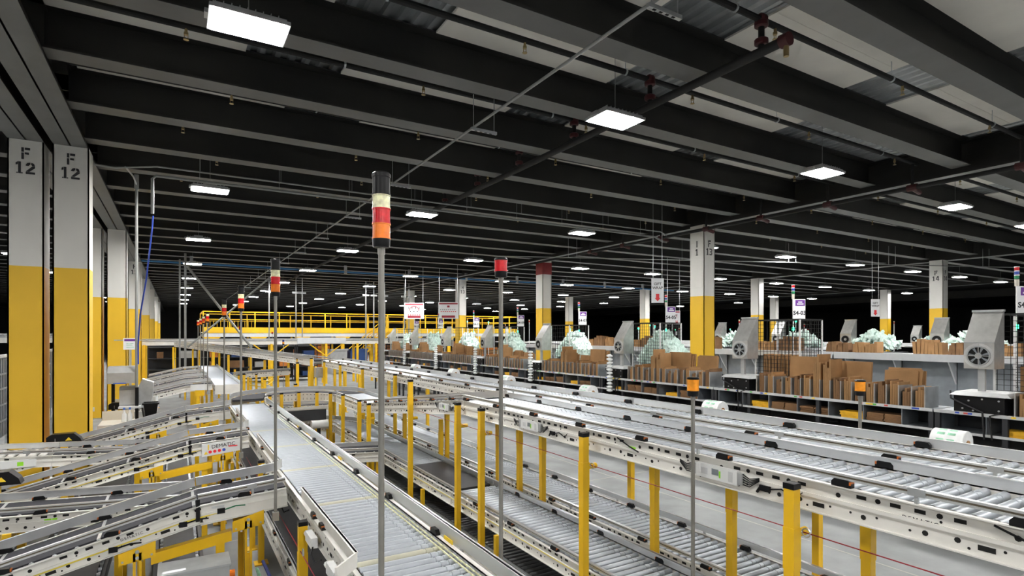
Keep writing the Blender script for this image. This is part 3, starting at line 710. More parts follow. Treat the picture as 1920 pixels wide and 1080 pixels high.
# flat infeed conveyors between the merges
def infeed(y, lab, x0=-3.2, x1=.05, xr=-1.35, drop=.10):
    t = thing('belt_conveyor', (-1, y+.26, 0), lab, 'conveyor'); yc = y+.26; w = .48
    za = .97; f = lambda x: za-.055*(x+1.3)
    if xr > x0:
        seg(t, (x0, yc, f(x0)), (xr, yc, f(xr)), w, 'roller', fh=.14, slat=True, right=('tube', .0, .035, .07), left=('flat', .012, .02, .085), hole=1)
    seg(t, (max(x0, xr)+.004, yc, f(max(x0, xr))), (x1, yc, f(x1)), w, 'belt', fh=.14, right=('tube', .0, .035, .07), left=('flat', .012, .02, .085), hole=1, eyes=.6, eyeside=0, joint=.75)
    part('lime_label', mb().box(-.98, y+.0115, f(-.98)-.085, -.93, y+.013, f(-.98)-.05).box(-.925, y+.0115, f(-.98)-.085, -.89, y+.013, f(-.98)-.05), 'label_lime', t)
    b = part('control_box', mb().box(-1.95, y-.02, .86, -1.5, y+.012, .95), 'control', t)
    part('display', mb().box(-1.68, y-.0215, .88, -1.62, y-.02, .93), 'label_lime', b)
    for x in (-2.4, -1.22, -.45):
        for yy in (y-.0, y+.52):
            l = part('leg', mb().box(x-.03, yy-.03, 0, x+.03, yy+.03, f(x)-.14), 'yellow', t)
            part('foot_plate', mb().box(x-.07, yy-.07, 0, x+.07, yy+.07, .012), 'yellow', l)
        part('cross_beam', mb().box(x-.03, y-.0, f(x)-.20, x+.03, y+.52, f(x)-.142), 'yellow', t)
    return t
infeed(6.25, 'flat belt conveyor with lime label between the two nearest inclines', xr=-5)
infeed(9.1, 'flat conveyor with slatted rollers at the left edge in front of the columns')
infeed(14.95, 'flat conveyor passing behind the terminal hood', x0=-1.2, x1=-.35, xr=-5)
for i, (x, y, z) in enumerate(((-1.62, 7.80, .93), (-1.42, 10.55, .90), (-1.0, 14.3, .95))):
    t = thing('drive_motor', (x, y, z), ['black drive motor with yellow plate at the lower left edge', 'black drive motor with yellow plate between the yellow columns', 'black drive motor below the desk hood'][i], 'motor')
    part('housing', mb().prism([(-.2,0),(-.2,.10),(-.14,.14),(.12,.14),(.2,.06),(.22,0)], lambda u, v, dd: (x+u, y+dd, z+v), -.06, .10), 'plastic_black', t)
    part('plate', mb().prism([(.02,.04),(.06,.09),(.10,.04)], lambda u, v, dd: (x+u, y+dd, z+v), -.063, -.06), 'tag_yellow', t)
    part('cover', mb().box(x-.10, y-.062, z+.02, x-.095, y-.06, z+.08), 'strip', t)
    part('stand', mb().box(x-.04, y-.03, 0, x+.04, y+.05, z), 'yellow', t)
# steel junction box under the nearest incline
jb = thing('junction_box', (.0, 4.62, 0), 'grey sheet steel junction box under the nearest incline', 'electrical box')
part('box_body', mb().box(-.10, 4.50, .60, .33, 4.74, .85), 'grey_box', jb)
part('lid', mb().hexa([(-.11,4.49,.852),(.34,4.49,.852),(.34,4.75,.852),(-.11,4.75,.852),(-.11,4.49,.865),(.34,4.49,.865),(.34,4.75,.865),(-.11,4.75,.865)]), 'galv', jb)
part('lid_label', mb().box(-.08, 4.52, .8651, .06, 4.56, .867), 'sign_white', jb)
part('latch', mb().box(.24, 4.486, .74, .27, 4.50, .78), 'plastic_black', jb)
part('knob', mb().cyl((.33, 4.58, .76), (.37, 4.58, .76), .025, 10), 'lens_orange', jb, True)
for x in (-.06, .28): part('stand', mb().box(x-.02, 4.6, 0, x+.02, 4.64, .60), 'galv', jb)
tr = thing('cable_tray', (.4, 4.4, 0), 'galvanised cable tray across the bottom of the left foreground', 'tray')
part('tray', mb().box(-.10, 4.18, .55, .66, 4.22, .62).box(-.10, 4.0, .55, .66, 4.22, .56), 'galv', tr)
for x in (.3, .6): part('stand', mb().box(x-.02, 4.1, 0, x+.02, 4.14, .55), 'galv', tr)
for i, (c, p0, p1) in enumerate((('blue_hose', (.66, 5.4, .50), (.70, 4.35, .45)), ('film_green', (.60, 5.3, .48), (.62, 4.35, .45)))):
    one('hose', mb().cyl(p0, p1, .014, 8), c, ('light blue' if i == 0 else 'pale green')+' hose beside the black belt under the nearest incline', 'hose', loc=(p0[0], p0[1], p0[2]))
sw = thing('pull_cord_switch', (.74, 4.55, .42), 'red emergency pull switch on the rail of the black belt', 'switch')
part('body', mb().box(.715, 4.50, .44, .765, 4.60, .56), 'lens_red', sw); part('label', mb().box(.72, 4.498, .47, .755, 4.50, .51), 'sign_white', sw)
part('bracket', mb().box(.725, 4.53, 0, .745, 4.56, .44), 'galv', sw)
# far feeder bed with its own inclines
d2 = thing('roller_conveyor', (1.11, 20, 0), 'far white roller bed beyond the first one at left', 'conveyor')
seg(d2, (1.11, 15.8, 1.25), (1.11, 26, 1.25), .56, 'roller', right=('flat', .02, .0, .06), left=('flat', .02, -.06, .0), near_y=0)
part('end_plate', mb().box(.83, 15.76, 1.02, 1.39, 15.80, 1.25), 'white_frame', d2)
for y in (16.2, 19, 22, 25):
    for x in (.78, 1.45): leg(d2, x, y, 1.15, False)
for k in range(4):
    y = 15.6+2.3*k
    t = thing('belt_conveyor', (0, y, 0), 'distant inclined belt conveyor, %s in the far group left of the white bed' % ORD[k], 'conveyor', 'far incline conveyors')
    seg(t, (-.78, y+.26, 1.05), (.2, y+.26, 1.27), .5, 'belt', fh=.14, right=('tube', .0, .05, .085), left=('flat', .012, .03, .10), hole=1)
    seg(t, (.202, y+.26, 1.27), (.76, y+.26, 1.30), .5, 'belt', fh=.14, right=('tube', .0, .05, .085), left=('flat', .012, .03, .10), hole=1)
    if k == 0: part('cover_plate', mb().box(.30, y-.03, 1.16, .68, y-.015, 1.30), 'control', t)
    part('bracket', mb().box(.40, y-.02, 1.02, .60, y+.0, 1.16), 'yellow', t)
    leg(t, .46, y+.02, 1.13, False, .03); leg(t, .56, y+.5, 1.13, False, .03)
    leg(t, -.55, y+.26, .95, False, .03)
# far conveyors
lx = thing('long_conveyor', (5, 30, 0), 'long pale conveyor crossing in front of the yellow platform', 'conveyor')
seg(lx, (-1.5, 30, 2.2), (12.5, 30, 2.2), .6, 'belt', fh=.18, left=FLAT, right=('tube', .0, .06, .12))
part('cover', mb().box(5.2, 29.62, 2.06, 7.6, 29.66, 2.36), 'bench_white', lx)
for x in (-1.2, 1.5, 4, 6.6, 8.2, 9.2, 11.5): leg(lx, x, 29.62, 2.05, False, .05); leg(lx, x, 30.38, 2.05, False, .05)
for x in (4, 6.6): part('knee_brace', mb().tube([(x, 29.62, 1.4), (x+.8, 29.62, 2.02)], .03, 6).tube([(x, 29.62, 1.4), (x-.8, 29.62, 2.02)], .03, 6), 'yellow', lx)
sx = thing('sloping_conveyor', (2.2, 23, 0), 'long conveyor sloping down to the right from the far crossing line', 'conveyor')
seg(sx, (.2, 29.4, 2.15), (3.75, 17.3, 1.75), .55, 'belt', fh=.17, left=TUBE, right=('flat', .004, .0, .1), hole=1)
for i in range(5):
    q = i/4.; leg(sx, .2+3.55*q-.3, 29.0-11.3*q, 1.95-.4*q, False, .035); leg(sx, .2+3.55*q+.45, 29.0-11.3*q, 1.95-.4*q, False, .035)
xx = thing('cross_conveyor', (2.4, 20, 0), 'short conveyor crossing behind the far white bed', 'conveyor')
seg(xx, (1.6, 20, 1.25), (3.2, 19.6, 1.35), .5, 'belt', fh=.15, hole=1, left=FLAT, right=TUBE)
for x in (1.7, 2.2, 2.8, 3.1): leg(xx, x, 19.6, 1.22, True, .03)
x3 = thing('cross_conveyor', (2.6, 15.2, 0), 'low dark conveyor behind the upper U turn', 'conveyor')
seg(x3, (.9, 15.1, .75), (3.4, 14.7, .75), .5, 'belt', fh=.14, hole=1, left=FLAT, right=TUBE)
for x in (1.2, 2.0, 2.8): leg(x3, x, 14.6, .62, False, .025); leg(x3, x, 15.1, .62, False, .025)
gy = thing('motor_cabinet', (3.5, 16.7, 0), 'grey motor cabinet hanging below the far end of the upper line', 'cabinet')
part('cabinet', mb().box(3.42, 16.6, 1.28, 3.64, 16.9, 1.56), 'grey_box', gy); part('cabinet_door', mb().box(3.44, 16.58, 1.30, 3.62, 16.60, 1.54), 'galv', gy)
part('cabinet_leg', mb().box(3.46, 16.7, 0, 3.49, 16.73, 1.28), 'galv', gy)
yp = [(2.45, 14.2, 1.3), (2.9, 16.5, 1.7), (3.35, 16.9, 1.8), (3.2, 18.2, 1.75), (2.2, 17.6, 1.2), (1.75, 18.6, 1.3), (3.9, 19.5, 1.5), (4.7, 18.4, 1.4), (5.2, 20.5, 1.5), (2.6, 21.5, 1.3), (4.6, 22.4, 1.3), (1.9, 23.5, 1.2)]
for i, (x, y, z) in enumerate(yp):
    t = thing('yellow_post', (x, y, 0), 'yellow capped guard post among the far conveyors, %s of the cluster' % ORD[i], 'post', 'yellow posts among the far conveyors')
    part('post', mb().box(x-.035, y-.035, 0, x+.035, y+.035, z), 'yellow', t); part('post_cap', mb().box(x-.038, y-.038, z, x+.038, y+.038, z+.035), 'plastic_black', t)
    part('foot_plate', mb().box(x-.08, y-.08, 0, x+.08, y+.08, .012), 'yellow', t)
for i, (x0, y0, x1, y1) in enumerate(((-.9, 18.2, .3, 25.0), (1.9, 19.0, 3.2, 22.0))):
    t = thing('rope_barrier', (x0, y0, 0), ['sagging yellow rope strung beside the left columns', 'sagging yellow rope strung between the far conveyors'][i], 'rope')
    for s in (0, 1):
        part('rope', mb().tube([(x0+(x1-x0)*q/8, y0+(y1-y0)*q/8, 1.0+.12*s-.22*math.sin(math.pi*q/8)) for q in range(9)], .014, 6), 'rope', t)
    for (x, y) in ((x0, y0), (x1, y1)): part('stanchion', mb().box(x-.03, y-.03, 0, x+.03, y+.03, 1.2), 'yellow', t)

# ------------------------------------------------------------------ stack lights on poles
def stack_light(x, y, z0, zt, tiers, lab, r=.0365, brk=None, n=16, grp=None):
    t = thing('stack_light', (x, y, z0), lab, 'signal light', grp)
    zz = zt
    hgt = {'black': .078, 'lens_clear': .054, 'lens_red': .062, 'lens_orange': .062, 'lens_amber_dim': .07, 'lens_blue': .06, 'lens_green': .06}
    part('top_cap', mb().lathe((x,y,zz-.014),(x,y,zz), [(0,r*1.05),(.6,r*1.05),(1,r*.9)], n), 'plastic_black', t, True); zz -= .014
    for k in tiers:
        h = hgt[k]
        prof = [(0,r*1.04),(.08,r*1.04),(.081,r*.97),(.92,r*.97),(.921,r*1.04),(1,r*1.04)]
        part('lens' if k != 'black' else 'sounder', mb().lathe((x,y,zz-h),(x,y,zz), prof, n), 'plastic_black' if k == 'black' else k, t, True)
        zz -= h
    part('lamp_base', mb().lathe((x,y,zz-.034),(x,y,zz), [(0,r*.9),(.3,r*.97),(1,r*.97)], n), 'plastic_black', t, True); zz -= .034
    part('collar', mb().cyl((x,y,zz-.028),(x,y,zz), r*.42, 10), 'steel_pole', t, True)
    part('pole', mb().cyl((x,y,z0),(x,y,zz-.02), r*.33, 12), 'steel_pole', t, True)
    part('pole_clamp', mb().box(x-.024, y-.022, z0, x+.024, y+.022, z0+.07), 'galv', t)
    if brk: part('mounting_arm', mb().box(min(x, x+brk[0]), min(y, y+brk[1]), z0+.02, max(x, x+brk[0])+.01, max(y, y+brk[1])+.01, z0+.05), 'galv', t)
    return t
RAO = ['black','lens_clear','lens_red','lens_orange']
stack_light(.72, 2.248, 1.04, 3.16, RAO, 'tall stack light nearest the viewer with clear, red and amber lenses', brk=(.13,0))
stack_light(.70, 4.955, .98, 3.12, RAO, 'stack light on the end of the nearest incline conveyor', brk=(0,.03))
stack_light(.70, 7.79, .96, 3.10, RAO, 'stack light on the end of the incline with the DEMATIC plate', brk=(0,.05))
stack_light(.70, 10.655, .98, 3.10, RAO, 'stack light on the end of the third incline conveyor', brk=(0,.03))
for k in range(4): stack_light(.66, 15.55+2.3*k, 1.05, 3.02, RAO[1:], 'small distant stack light on the %s far incline' % ORD[k], n=8, brk=(0,.04), grp='far stack lights')
stack_light(1.565, 2.744, 1.04, 2.93, ['lens_red'], 'single red beacon on a pole at the right side of the pale bed', brk=(-.06,0))
stack_light(2.775, 2.444, .48, 2.235, ['lens_amber_dim'], 'amber beacon on the pole in front of the nearest upper line', brk=(.05,0))
stack_light(4.44, 2.308, 1.60, 2.16, ['lens_amber_dim'], 'amber beacon on the pole behind the far upper line', brk=(-.13,0))
stack_light(3.3, 21.5, .0, 2.32, ['lens_blue','lens_amber_dim'], 'distant blue and amber beacon among the far conveyors', n=8)
stack_light(1.55, 17.5, .0, 2.75, ['lens_red'], 'distant red beacon right of the far white bed', n=8)
stack_light(4.2, 30.8, .0, 2.65, ['lens_red'], 'distant red beacon before the yellow platform', n=8)

# ------------------------------------------------------------------ packing stations
SX = 9.3
def bundle(seed, w, dpt, h, n, lean=.0):
    """a bundle of flattened cartons standing on edge; width along Y, depth along X"""
    r = random.Random(seed); m = MB(); y = 0; tw = w/n
    for i in range(n):
        hh = h*(.82+.3*r.random()); dd = dpt*(.9+.1*r.random()); l = lean*r.uniform(-1, 1)
        m.hexa([(0,y,0),(dd,y,0),(dd,y+tw*.86,0),(0,y+tw*.86,0),(0,y+l,hh),(dd,y+l,hh),(dd,y+tw*.86+l,hh),(0,y+tw*.86+l,hh)]); y += tw
    return m
BUN = [shared('carton_bundle', bundle(i, .132, .36, .25+.045*(i % 4), 4, .004), 'cardboard' if i % 2 else 'cardboard_dark') for i in range(8)]
def wide(seed, w, h, n):
    r = random.Random(seed); m = MB(); x = 0
    for i in range(n):
        hh = h*(.88+.12*r.random()); y0 = r.uniform(-.05, .05); ww = w*(.85+.15*r.random())
        m.hexa([(x,y0,0),(x+.022,y0,0),(x+.022,y0+ww,0),(x,y0+ww,0),(x+.05,y0,hh),(x+.072,y0,hh),(x+.072,y0+ww,hh),(x+.05,y0+ww,hh)]); x += .03
    return m
WID = [shared('carton_stack', wide(20+i, .44+.06*i, .50+.06*i, 4), 'cardboard') for i in range(4)]
BU2 = [shared('carton_stack', bundle(90+i, .62, .34, .26+.07*(i % 3), 8, .03), 'cardboard' if i % 2 else 'cardboard_dark') for i in range(4)]
TALL = [shared('carton_stack', bundle(70+i, .132, .36, .60+.06*i, 4, .0), 'cardboard') for i in range(2)]
def flat_stack(seed, w, dpt, h, n):
    r = random.Random(seed); m = MB(); t = h/n
    for i in range(n):
        a, b = r.uniform(-.012, .012), r.uniform(-.012, .012); m.box(a, b, i*t, dpt+a, w+b, i*t+t*.86)
    return m
FST = [shared('flat_carton_stack', flat_stack(40+i, .24, .28, .11+.02*i, 7), 'cardboard_dark') for i in range(3)]
MAI = [shared('mailer_stack', flat_stack(60+i, .36, .26, .065+.02*i, 5), 'mailer') for i in range(3)]
def pile(seed, y0, y1, z0, z1, x0, x1, n):
    r = random.Random(seed); m = MB()
    for i in range(n):
        u = r.random(); v = r.random(); ht = (1-abs(u-.45)*1.25)*(z1-z0)
        c = Vector((x0+(x1-x0)*v, y0+(y1-y0)*u, z0+.05+max(.02, ht-.08)*r.random()**.6))
        a = Vector((r.gauss(0,1), r.gauss(0,1), r.gauss(0,1))).normalized(); b = a.orthogonal().normalized(); n_ = a.cross(b)
        L, Wd, T = .085, .065, .036
        m.add([c-a*L-b*Wd, c+a*L-b*Wd, c+a*L+b*Wd, c-a*L+b*Wd, c+n_*T-a*L*.5-b*Wd*.5, c+n_*T+a*L*.5-b*Wd*.5, c+n_*T+a*L*.5+b*Wd*.5, c+n_*T-a*L*.5+b*Wd*.5,
               c-n_*T-a*L*.5-b*Wd*.5, c-n_*T+a*L*.5-b*Wd*.5, c-n_*T+a*L*.5+b*Wd*.5, c-n_*T-a*L*.5+b*Wd*.5],
              [(0,1,5,4),(1,2,6,5),(2,3,7,6),(3,0,4,7),(4,5,6,7),(1,0,8,9),(2,1,9,10),(3,2,10,11),(0,3,11,8),(8,11,10,9)])
    return m
def fan_hood(x, y, z, lab, s=1., det=True):
    t = thing('fan_hood', (x, y, z), lab, 'fan hood', 'fan hoods on packing stations')
    w = .172*s; d = .30*s
    prof = [(0,0),(0,.36*s),(d,.80*s),(d+.03,.80*s),(d+.03,0)]
    part('casing', mb().prism(prof, lambda u, v, dd: (x+u, y+dd, z+v), -w, w), 'stainless', t)
    part('top_flange', mb().box(x+d-.02, y-w-.01, z+.79*s, x+d+.035, y+w+.01, z+.82*s), 'galv', t)
    part('seam', mb().box(x-.004, y-w, z+.355*s, x, y+w, z+.365*s), 'galv', t)
    c = Vector((x-.004, y, z+.18*s))
    def ring(r0, r1, dx0, dx1, n=20):
        m = MB()
        for i in range(n):
            a0, a1 = 2*math.pi*i/n, 2*math.pi*(i+1)/n
            q = [(r0,a0),(r1,a0),(r1,a1),(r0,a1)]
            m.hexa([(c.x+dx0, c.y+r*math.cos(a), c.z+r*math.sin(a)) for r, a in q]+[(c.x+dx1, c.y+r*math.cos(a), c.z+r*math.sin(a)) for r, a in q])
        return m
    part('fan_opening', mb().cyl((c.x-.002, c.y, c.z), (c.x+.003, c.y, c.z), .125*s, 20), 'hole', t)
    part('shroud_ring', ring(.12*s, .135*s, -.02, .0), 'galv', t)
    part('hub', mb().cyl((c.x-.016, c.y, c.z), (c.x-.002, c.y, c.z), .042*s, 12), 'galv', t)
    if det:
        for r in (.142, .153, .164): part('guard_ring', ring(r*s, r*s+.005, -.016, -.010), 'post_white', t)
        bl = MB()
        for k in range(7):
            a = 2*math.pi*k/7; bl.hexa([(c.x-.006, c.y+r*math.cos(a+o), c.z+r*math.sin(a+o)) for r, o in ((.04*s,0),(.115*s,0),(.115*s,.28),(.04*s,.3))]+[(c.x-.003, c.y+r*math.cos(a+o), c.z+r*math.sin(a+o)) for r, o in ((.04*s,0),(.115*s,0),(.115*s,.28),(.04*s,.3))])
        part('fan_blades', bl, 'shelf_steel', t)
        part('spokes', mb().box(c.x-.018, c.y-.166*s, c.z-.004, c.x-.013, c.y+.166*s, c.z+.004).box(c.x-.018, c.y-.004, c.z-.166*s, c.x-.013, c.y+.004, c.z+.166*s), 'stainless', t)
    return t
def mesh_cage(x0, x1, y0, y1, z0, z1, lab, p=.075, grp='wire cages on packing stations'):
    t = thing('wire_cage', ((x0+x1)/2, (y0+y1)/2, z0), lab, 'wire cage', grp)
    m = MB(); r = .0034
    def grid(fn, L):
        q = 0
        while q <= L+1e-6: m.add(*fn(q)); q += p
    def vb(x, y): m.box(x-r, y-r, z0, x+r, y+r, z1)
    def hb(xa, xb, ya, yb, z): m.box(min(xa,xb)-r, min(ya,yb)-r, z-r, max(xa,xb)+r, max(ya,yb)+r, z+r)
    n = int((y1-y0)/p); k = int((x1-x0)/p); zz = int((z1-z0)/p)
    for i in range(n+1):
        for x in (x0, x1): vb(x, y0+i*p)
    for i in range(k+1): vb(x0+i*p, y0)
    for j in range(zz+1):
        z = z0+j*p; hb(x0, x0, y0, y1, z); hb(x1, x1, y0, y1, z); hb(x0, x1, y0, y0, z)
    part('mesh_panels', m, 'wire_black', t, kind='stuff')
    for (x, y) in ((x0, y0), (x1, y0), (x0, y1), (x1, y1)): part('corner_post', mb().box(x-.013, y-.013, z0-.1, x+.013, y+.013, z1), 'post_white', t)
    part('top_rail', mb().box(x0-.012, y0-.012, z1, x1+.012, y0+.012, z1+.02).box(x0-.012, y0, z1, x0+.012, y1, z1+.02).box(x1-.012, y0, z1, x1+.012, y1, z1+.02).box(x0, y1-.012, z1, x1, y1+.012, z1+.02), 'wire_black', t)
    return t
def sign_pole(x, y, code, lab, zt=3.46, zb=0., lit=True):
    t = thing('station_sign', (x, y, zb), lab, 'sign', 'numbered station signs')
    part('pole', mb().cyl((x,y,zb),(x,y,zt-.22), .014, 8), 'post_white', t)
    zz = zt
    for k in ('lens_red','lens_blue','lens_green'):
        part('lens', mb().lathe((x,y,zz-.052),(x,y,zz), [(0,.03),(.7,.03),(.71,.031),(1,.031)], 10), k, t, True)
        part('white_ring', mb().cyl((x,y,zz-.006),(x,y,zz+.006), .032, 10), 'sign_white', t); zz -= .062
    part('lamp_base', mb().cyl((x,y,zz-.10),(x,y,zz), .028, 10), 'desk_cream', t, True)
    # board faces the viewer at about 30 degrees
    u = Vector((.87,-.49,0)); n = Vector((-.49,-.87,0)); o = Vector((x,y,0))+n*.03
    def B(m, a0, a1, z0, z1, e0, e1): m.lbox(lambda p, q, r: o+u*p+n*q+Vector((0,0,r)), a0, a1, e0, e1, z0, z1); return m
    zc = zt-.32
    bd = part('sign_board', B(mb(), -.02, .235, zc-.38, zc+.03, -.006, .0), 'sign_white', t)
    part('purple_header', B(mb(), .03, .225, zc-.105, zc+.015, .0, .003), 'sign_purple', bd)
    part('header_print', B(B(mb(), .085, .17, zc-.04, zc-.018, .003, .004), .06, .195, zc-.08, zc-.055, .003, .004), 'sign_white', bd)
    part('number', text_mb(code, o+u*.118+n*.0015+Vector((0,0,zc-.25)), u, (0,0,1), .115, .003, .003), 'ink', bd, label='station number '+code)
    if lit: part('lit_lamp', mb().lathe((x,y,zt-.92),(x,y,zt-.86), [(0,.022),(1,.022)], 8), 'lens_lit_green', t, True)
    return t
YS = [3.37, 7.20, 10.72, 14.34, 17.99, 21.54, 25.25, 28.4]
CODES = ['S4-01','S4-03','S4-05','S4-07','S4-09','S4-11','S4-13','S4-15']
ST_MB = {}
for i, yc in enumerate(YS):
    pos = CODES[i]; y1 = yc+.45; y0 = (YS[i-1]+.47) if i else yc-3.3; Ls = y1-y0
    sh = thing('packing_shelf', (SX+.3, (y0+y1)/2, 0), 'steel packing shelf with divider bins at station %s' % pos, 'shelf', 'packing shelves')
    part('upper_shelf', mb().box(SX, y0, 1.405, SX+.62, y1, 1.43), 'shelf_steel', sh)
    st = part('label_strip', mb().box(SX-.012, y0, 1.40, SX, y1, 1.445), 'strip', sh)
    for c in ('tag_green','tag_yellow','tag_blue','tag_red'):
        r = random.Random(i*7+len(c)+ord(c[4]))
        for k in range(4):
            q = y0+.1+(Ls-.2)*r.random(); part('colour_tag', mb().box(SX-.0145, q, 1.412, SX-.012, q+.05, 1.435), c, st)
    part('lower_shelf', mb().box(SX, y0, 1.135, SX+.62, y1, 1.155), 'shelf_steel', sh)
    part('lower_strip', mb().box(SX-.012, y0, 1.13, SX, y1, 1.165), 'strip', sh)
    part('bottom_shelf', mb().box(SX, y0, .60, SX+.62, y1, .62), 'shelf_dark', sh)
    part('back_panel', mb().box(SX+.6, y0, .3, SX+.62, y1, 1.40), 'shelf_dark', sh)
    for y in (y0+.02, yc-.35, (y0+yc)/2, y1-.04):
        part('upright', mb().box(SX-.004, y-.03, 0, SX+.05, y+.03, 1.40).box(SX+.57, y-.03, 0, SX+.62, y+.03, 1.4), 'shelf_dark', sh)
    q = y0+.1; nb = 0
    bend = yc-.38; pitch = .172
    while q < bend:
        dv = part('divider', mb().box(SX+.01, q-.004, 1.43, SX+.42, q+.004, 1.74).box(SX+.005, q-.007, 1.43, SX+.014, q+.007, 1.745), 'galv', sh)
        if q+pitch < bend:
            b = inst('carton_bundle', TALL[nb % 2] if nb in (8, 9) else BUN[(nb*3+i) % 8], (SX+.05, q+.012, 1.432)); tag(b, 'flattened brown cartons in the %s bin from the right at station %s' % (NTH(nb), pos), 'cardboard', 'carton bundles in bins at '+pos)
        q += pitch; nb += 1
    q = y0+.4
    while q < y1:
        part('bay_divider', mb().box(SX+.005, q-.006, 1.155, SX+.5, q+.006, 1.405), 'shelf_steel', sh); q += .55
    for k in range(5 if i < 4 else 3):
        q = y0+.425+k*.55
        if q > y1-.4: break
        if k % 3 == 1 or k == 4:
            o = inst('mailer_stack', MAI[(k+i) % 3], (SX+.06, q, 1.156)); tag(o, 'yellow padded mailer stack, %s from the right, lower shelf of station %s' % (NTH(k), pos), 'mailers', 'mailer stacks at '+pos)
        else:
            for s in (0, .26):
                o = inst('flat_carton_stack', FST[(k+i) % 3], (SX+.06, q+s, 1.156)); tag(o, 'flat brown carton stack, %s from the right, lower shelf of station %s' % (NTH(2*k+(s > 0)), pos), 'cardboard', 'flat carton stacks at '+pos)
    for k, q in enumerate((y0+.25, y0+1.3, y0+2.2)):
        if q > y1-.6 or i > 4: continue
        r = random.Random(i*10+k)
        m = MB(); m.lathe((SX+.3, q, .85), (SX+.3, q+.62, .85), [(0,.08),(.15,.17),(.4,.20),(.7,.19),(.9,.13),(1,.07)], 10)
        m.v = [(x+r.uniform(-.02,.02), y+r.uniform(-.02,.02), .638+(z-.65)*.93+r.uniform(-.012,.012)) for x, y, z in m.v]
        one('bag_bundle', m, 'bag_black', '%s black bag lying under the lower shelf at station %s' % (('nearest','middle','farthest')[k], pos), 'bag', 'black bags under shelves', (SX+.3, q, .62), True)
    # wide cartons behind the bins
    for k, f in enumerate((.10, .42, .74)):
        if i > 5 and k: continue
        o = inst('carton_stack', WID[(i+k) % 4], (SX+.45, y0+.15+(bend-y0-.7)*f, 1.432)); tag(o, '%s pile of wide flattened cartons standing behind the bins at station %s' % (('nearest','middle','farthest')[k], pos), 'cardboard', 'wide cartons at '+pos)
        if i < 3:
            part('print', mb().box(SX+.452, y0+.35+(bend-y0-.7)*f, 1.432+.27, SX+.470, y0+.35+(bend-y0-.7)*f+.05, 1.432+.285), 'print', o)
    # fan hood on its stand, wire cage, pillows
    ft = thing('hood_stand', (SX+.3, yc, 1.43), 'black base with grey tray carrying the fan hood at station %s' % pos, 'stand', 'hood stands')
    part('base', mb().box(SX+.02, yc-.34, 1.43, SX+.55, yc+.22, 1.66), 'plastic_black', ft)
    bo = MB()
    for (a, b) in ((-.28,.19),(-.28,.06),(-.1,.2),(.05,.17),(.12,.06),(.0,.04)): bo.cyl((SX+.012, yc+a, 1.43+b), (SX+.02, yc+a, 1.43+b), .012, 8)
    part('bolts', bo, 'galv', ft)
    part('tray', mb().hexa([(SX-.03,yc-.42,1.67),(SX+.58,yc-.42,1.67),(SX+.58,yc+.26,1.67),(SX-.03,yc+.26,1.67),(SX+.03,yc-.36,1.72),(SX+.54,yc-.36,1.72),(SX+.54,yc+.20,1.72),(SX+.03,yc+.20,1.72)]), 'grey_box', ft)
    part('mast', mb().box(SX+.28, yc-.04, 1.72, SX+.33, yc+.04, 2.03), 'grey_box', ft)
    part('cables', mb().tube([(SX+.02,yc+.26,1.72),(SX-.02,yc+.24,1.62),(SX-.02,yc+.05,1.53),(SX-.03,yc-.12,1.46),(SX-.03,yc-.14,1.1)], .012, 6).tube([(SX-.02,yc-.22,1.1),(SX-.03,yc-.20,1.42),(SX-.02,yc-.30,1.46)], .010, 6), 'rubber', ft)
    fan_hood(SX+.2, yc, 2.03, 'stainless hood with round fan at packing station %s' % pos, 1.0, i < 3)
    mesh_cage(SX+.66, SX+1.37, yc-.95, yc-.02, 1.72, 2.78, 'black wire mesh cage with pale posts at packing station %s' % pos, .075 if i < 3 else .12)
    if i >= 2:
        one('air_pillow_pile', pile(i, yc-1.25, yc-.10, 1.70, 2.62, SX+.80, SX+1.26, 1500 if i < 4 else 600), 'pillow', 'heap of pale green air pillows in the cage at station %s' % pos, 'air pillows', None, (SX+1, yc, 1.7), False, 'stuff')
        hs = MB(); r = random.Random(i)
        for k in range(11):
            z = 2.02-k*.085; hs.lathe((SX-.11, yc-.02+r.uniform(-.012,.012), z-.08), (SX-.11, yc-.02, z), [(0,.02),(.3,.075),(.7,.075),(1,.02)], 8)
        one('pillow_chain', hs, 'film', 'chain of clear air pillows hanging below the hood at station %s' % pos, 'air pillows', 'hanging pillow chains', (SX-.11, yc, 1.1), True)
        pt = thing('pillow_platform', (SX+.98, yc-.6, 0), 'dark platform under the air pillow heap at station %s' % pos, 'platform', 'pillow platforms')
        part('deck', mb().box(SX+.64, yc-1.3, 1.6, SX+1.32, yc+.05, 1.64), 'shelf_dark', pt)
        for (a, b) in ((.66,-1.28),(1.30,-1.28),(.66,.03),(1.30,.03)): part('leg', mb().box(SX+a-.015, yc+b-.015, 0, SX+a+.015, yc+b+.015, 1.6), 'shelf_dark', pt)
    else:
        cs = thing('carton_rack', (SX+1, yc-.5, 0), 'tall flattened cartons standing inside the wire cage at station %s' % pos, 'cardboard', 'cartons in cages')
        part('rack', mb().box(SX+.64, yc-.93, 0, SX+1.33, yc-.04, 1.62), 'shelf_dark', cs)
        for k in range(12 if i else 10):
            a = yc-.90+k*.062; part('carton', mb().box(SX+.68, a, 1.62, SX+.98, a+.045, 2.06+.03*((k*7) % 3)), 'cardboard', cs)
    sign_pole(SX+1.45, yc-.38 if i > 1 else yc-(.02, .31)[i], pos, 'purple and white station sign reading %s with signal lamp' % pos, 3.51)
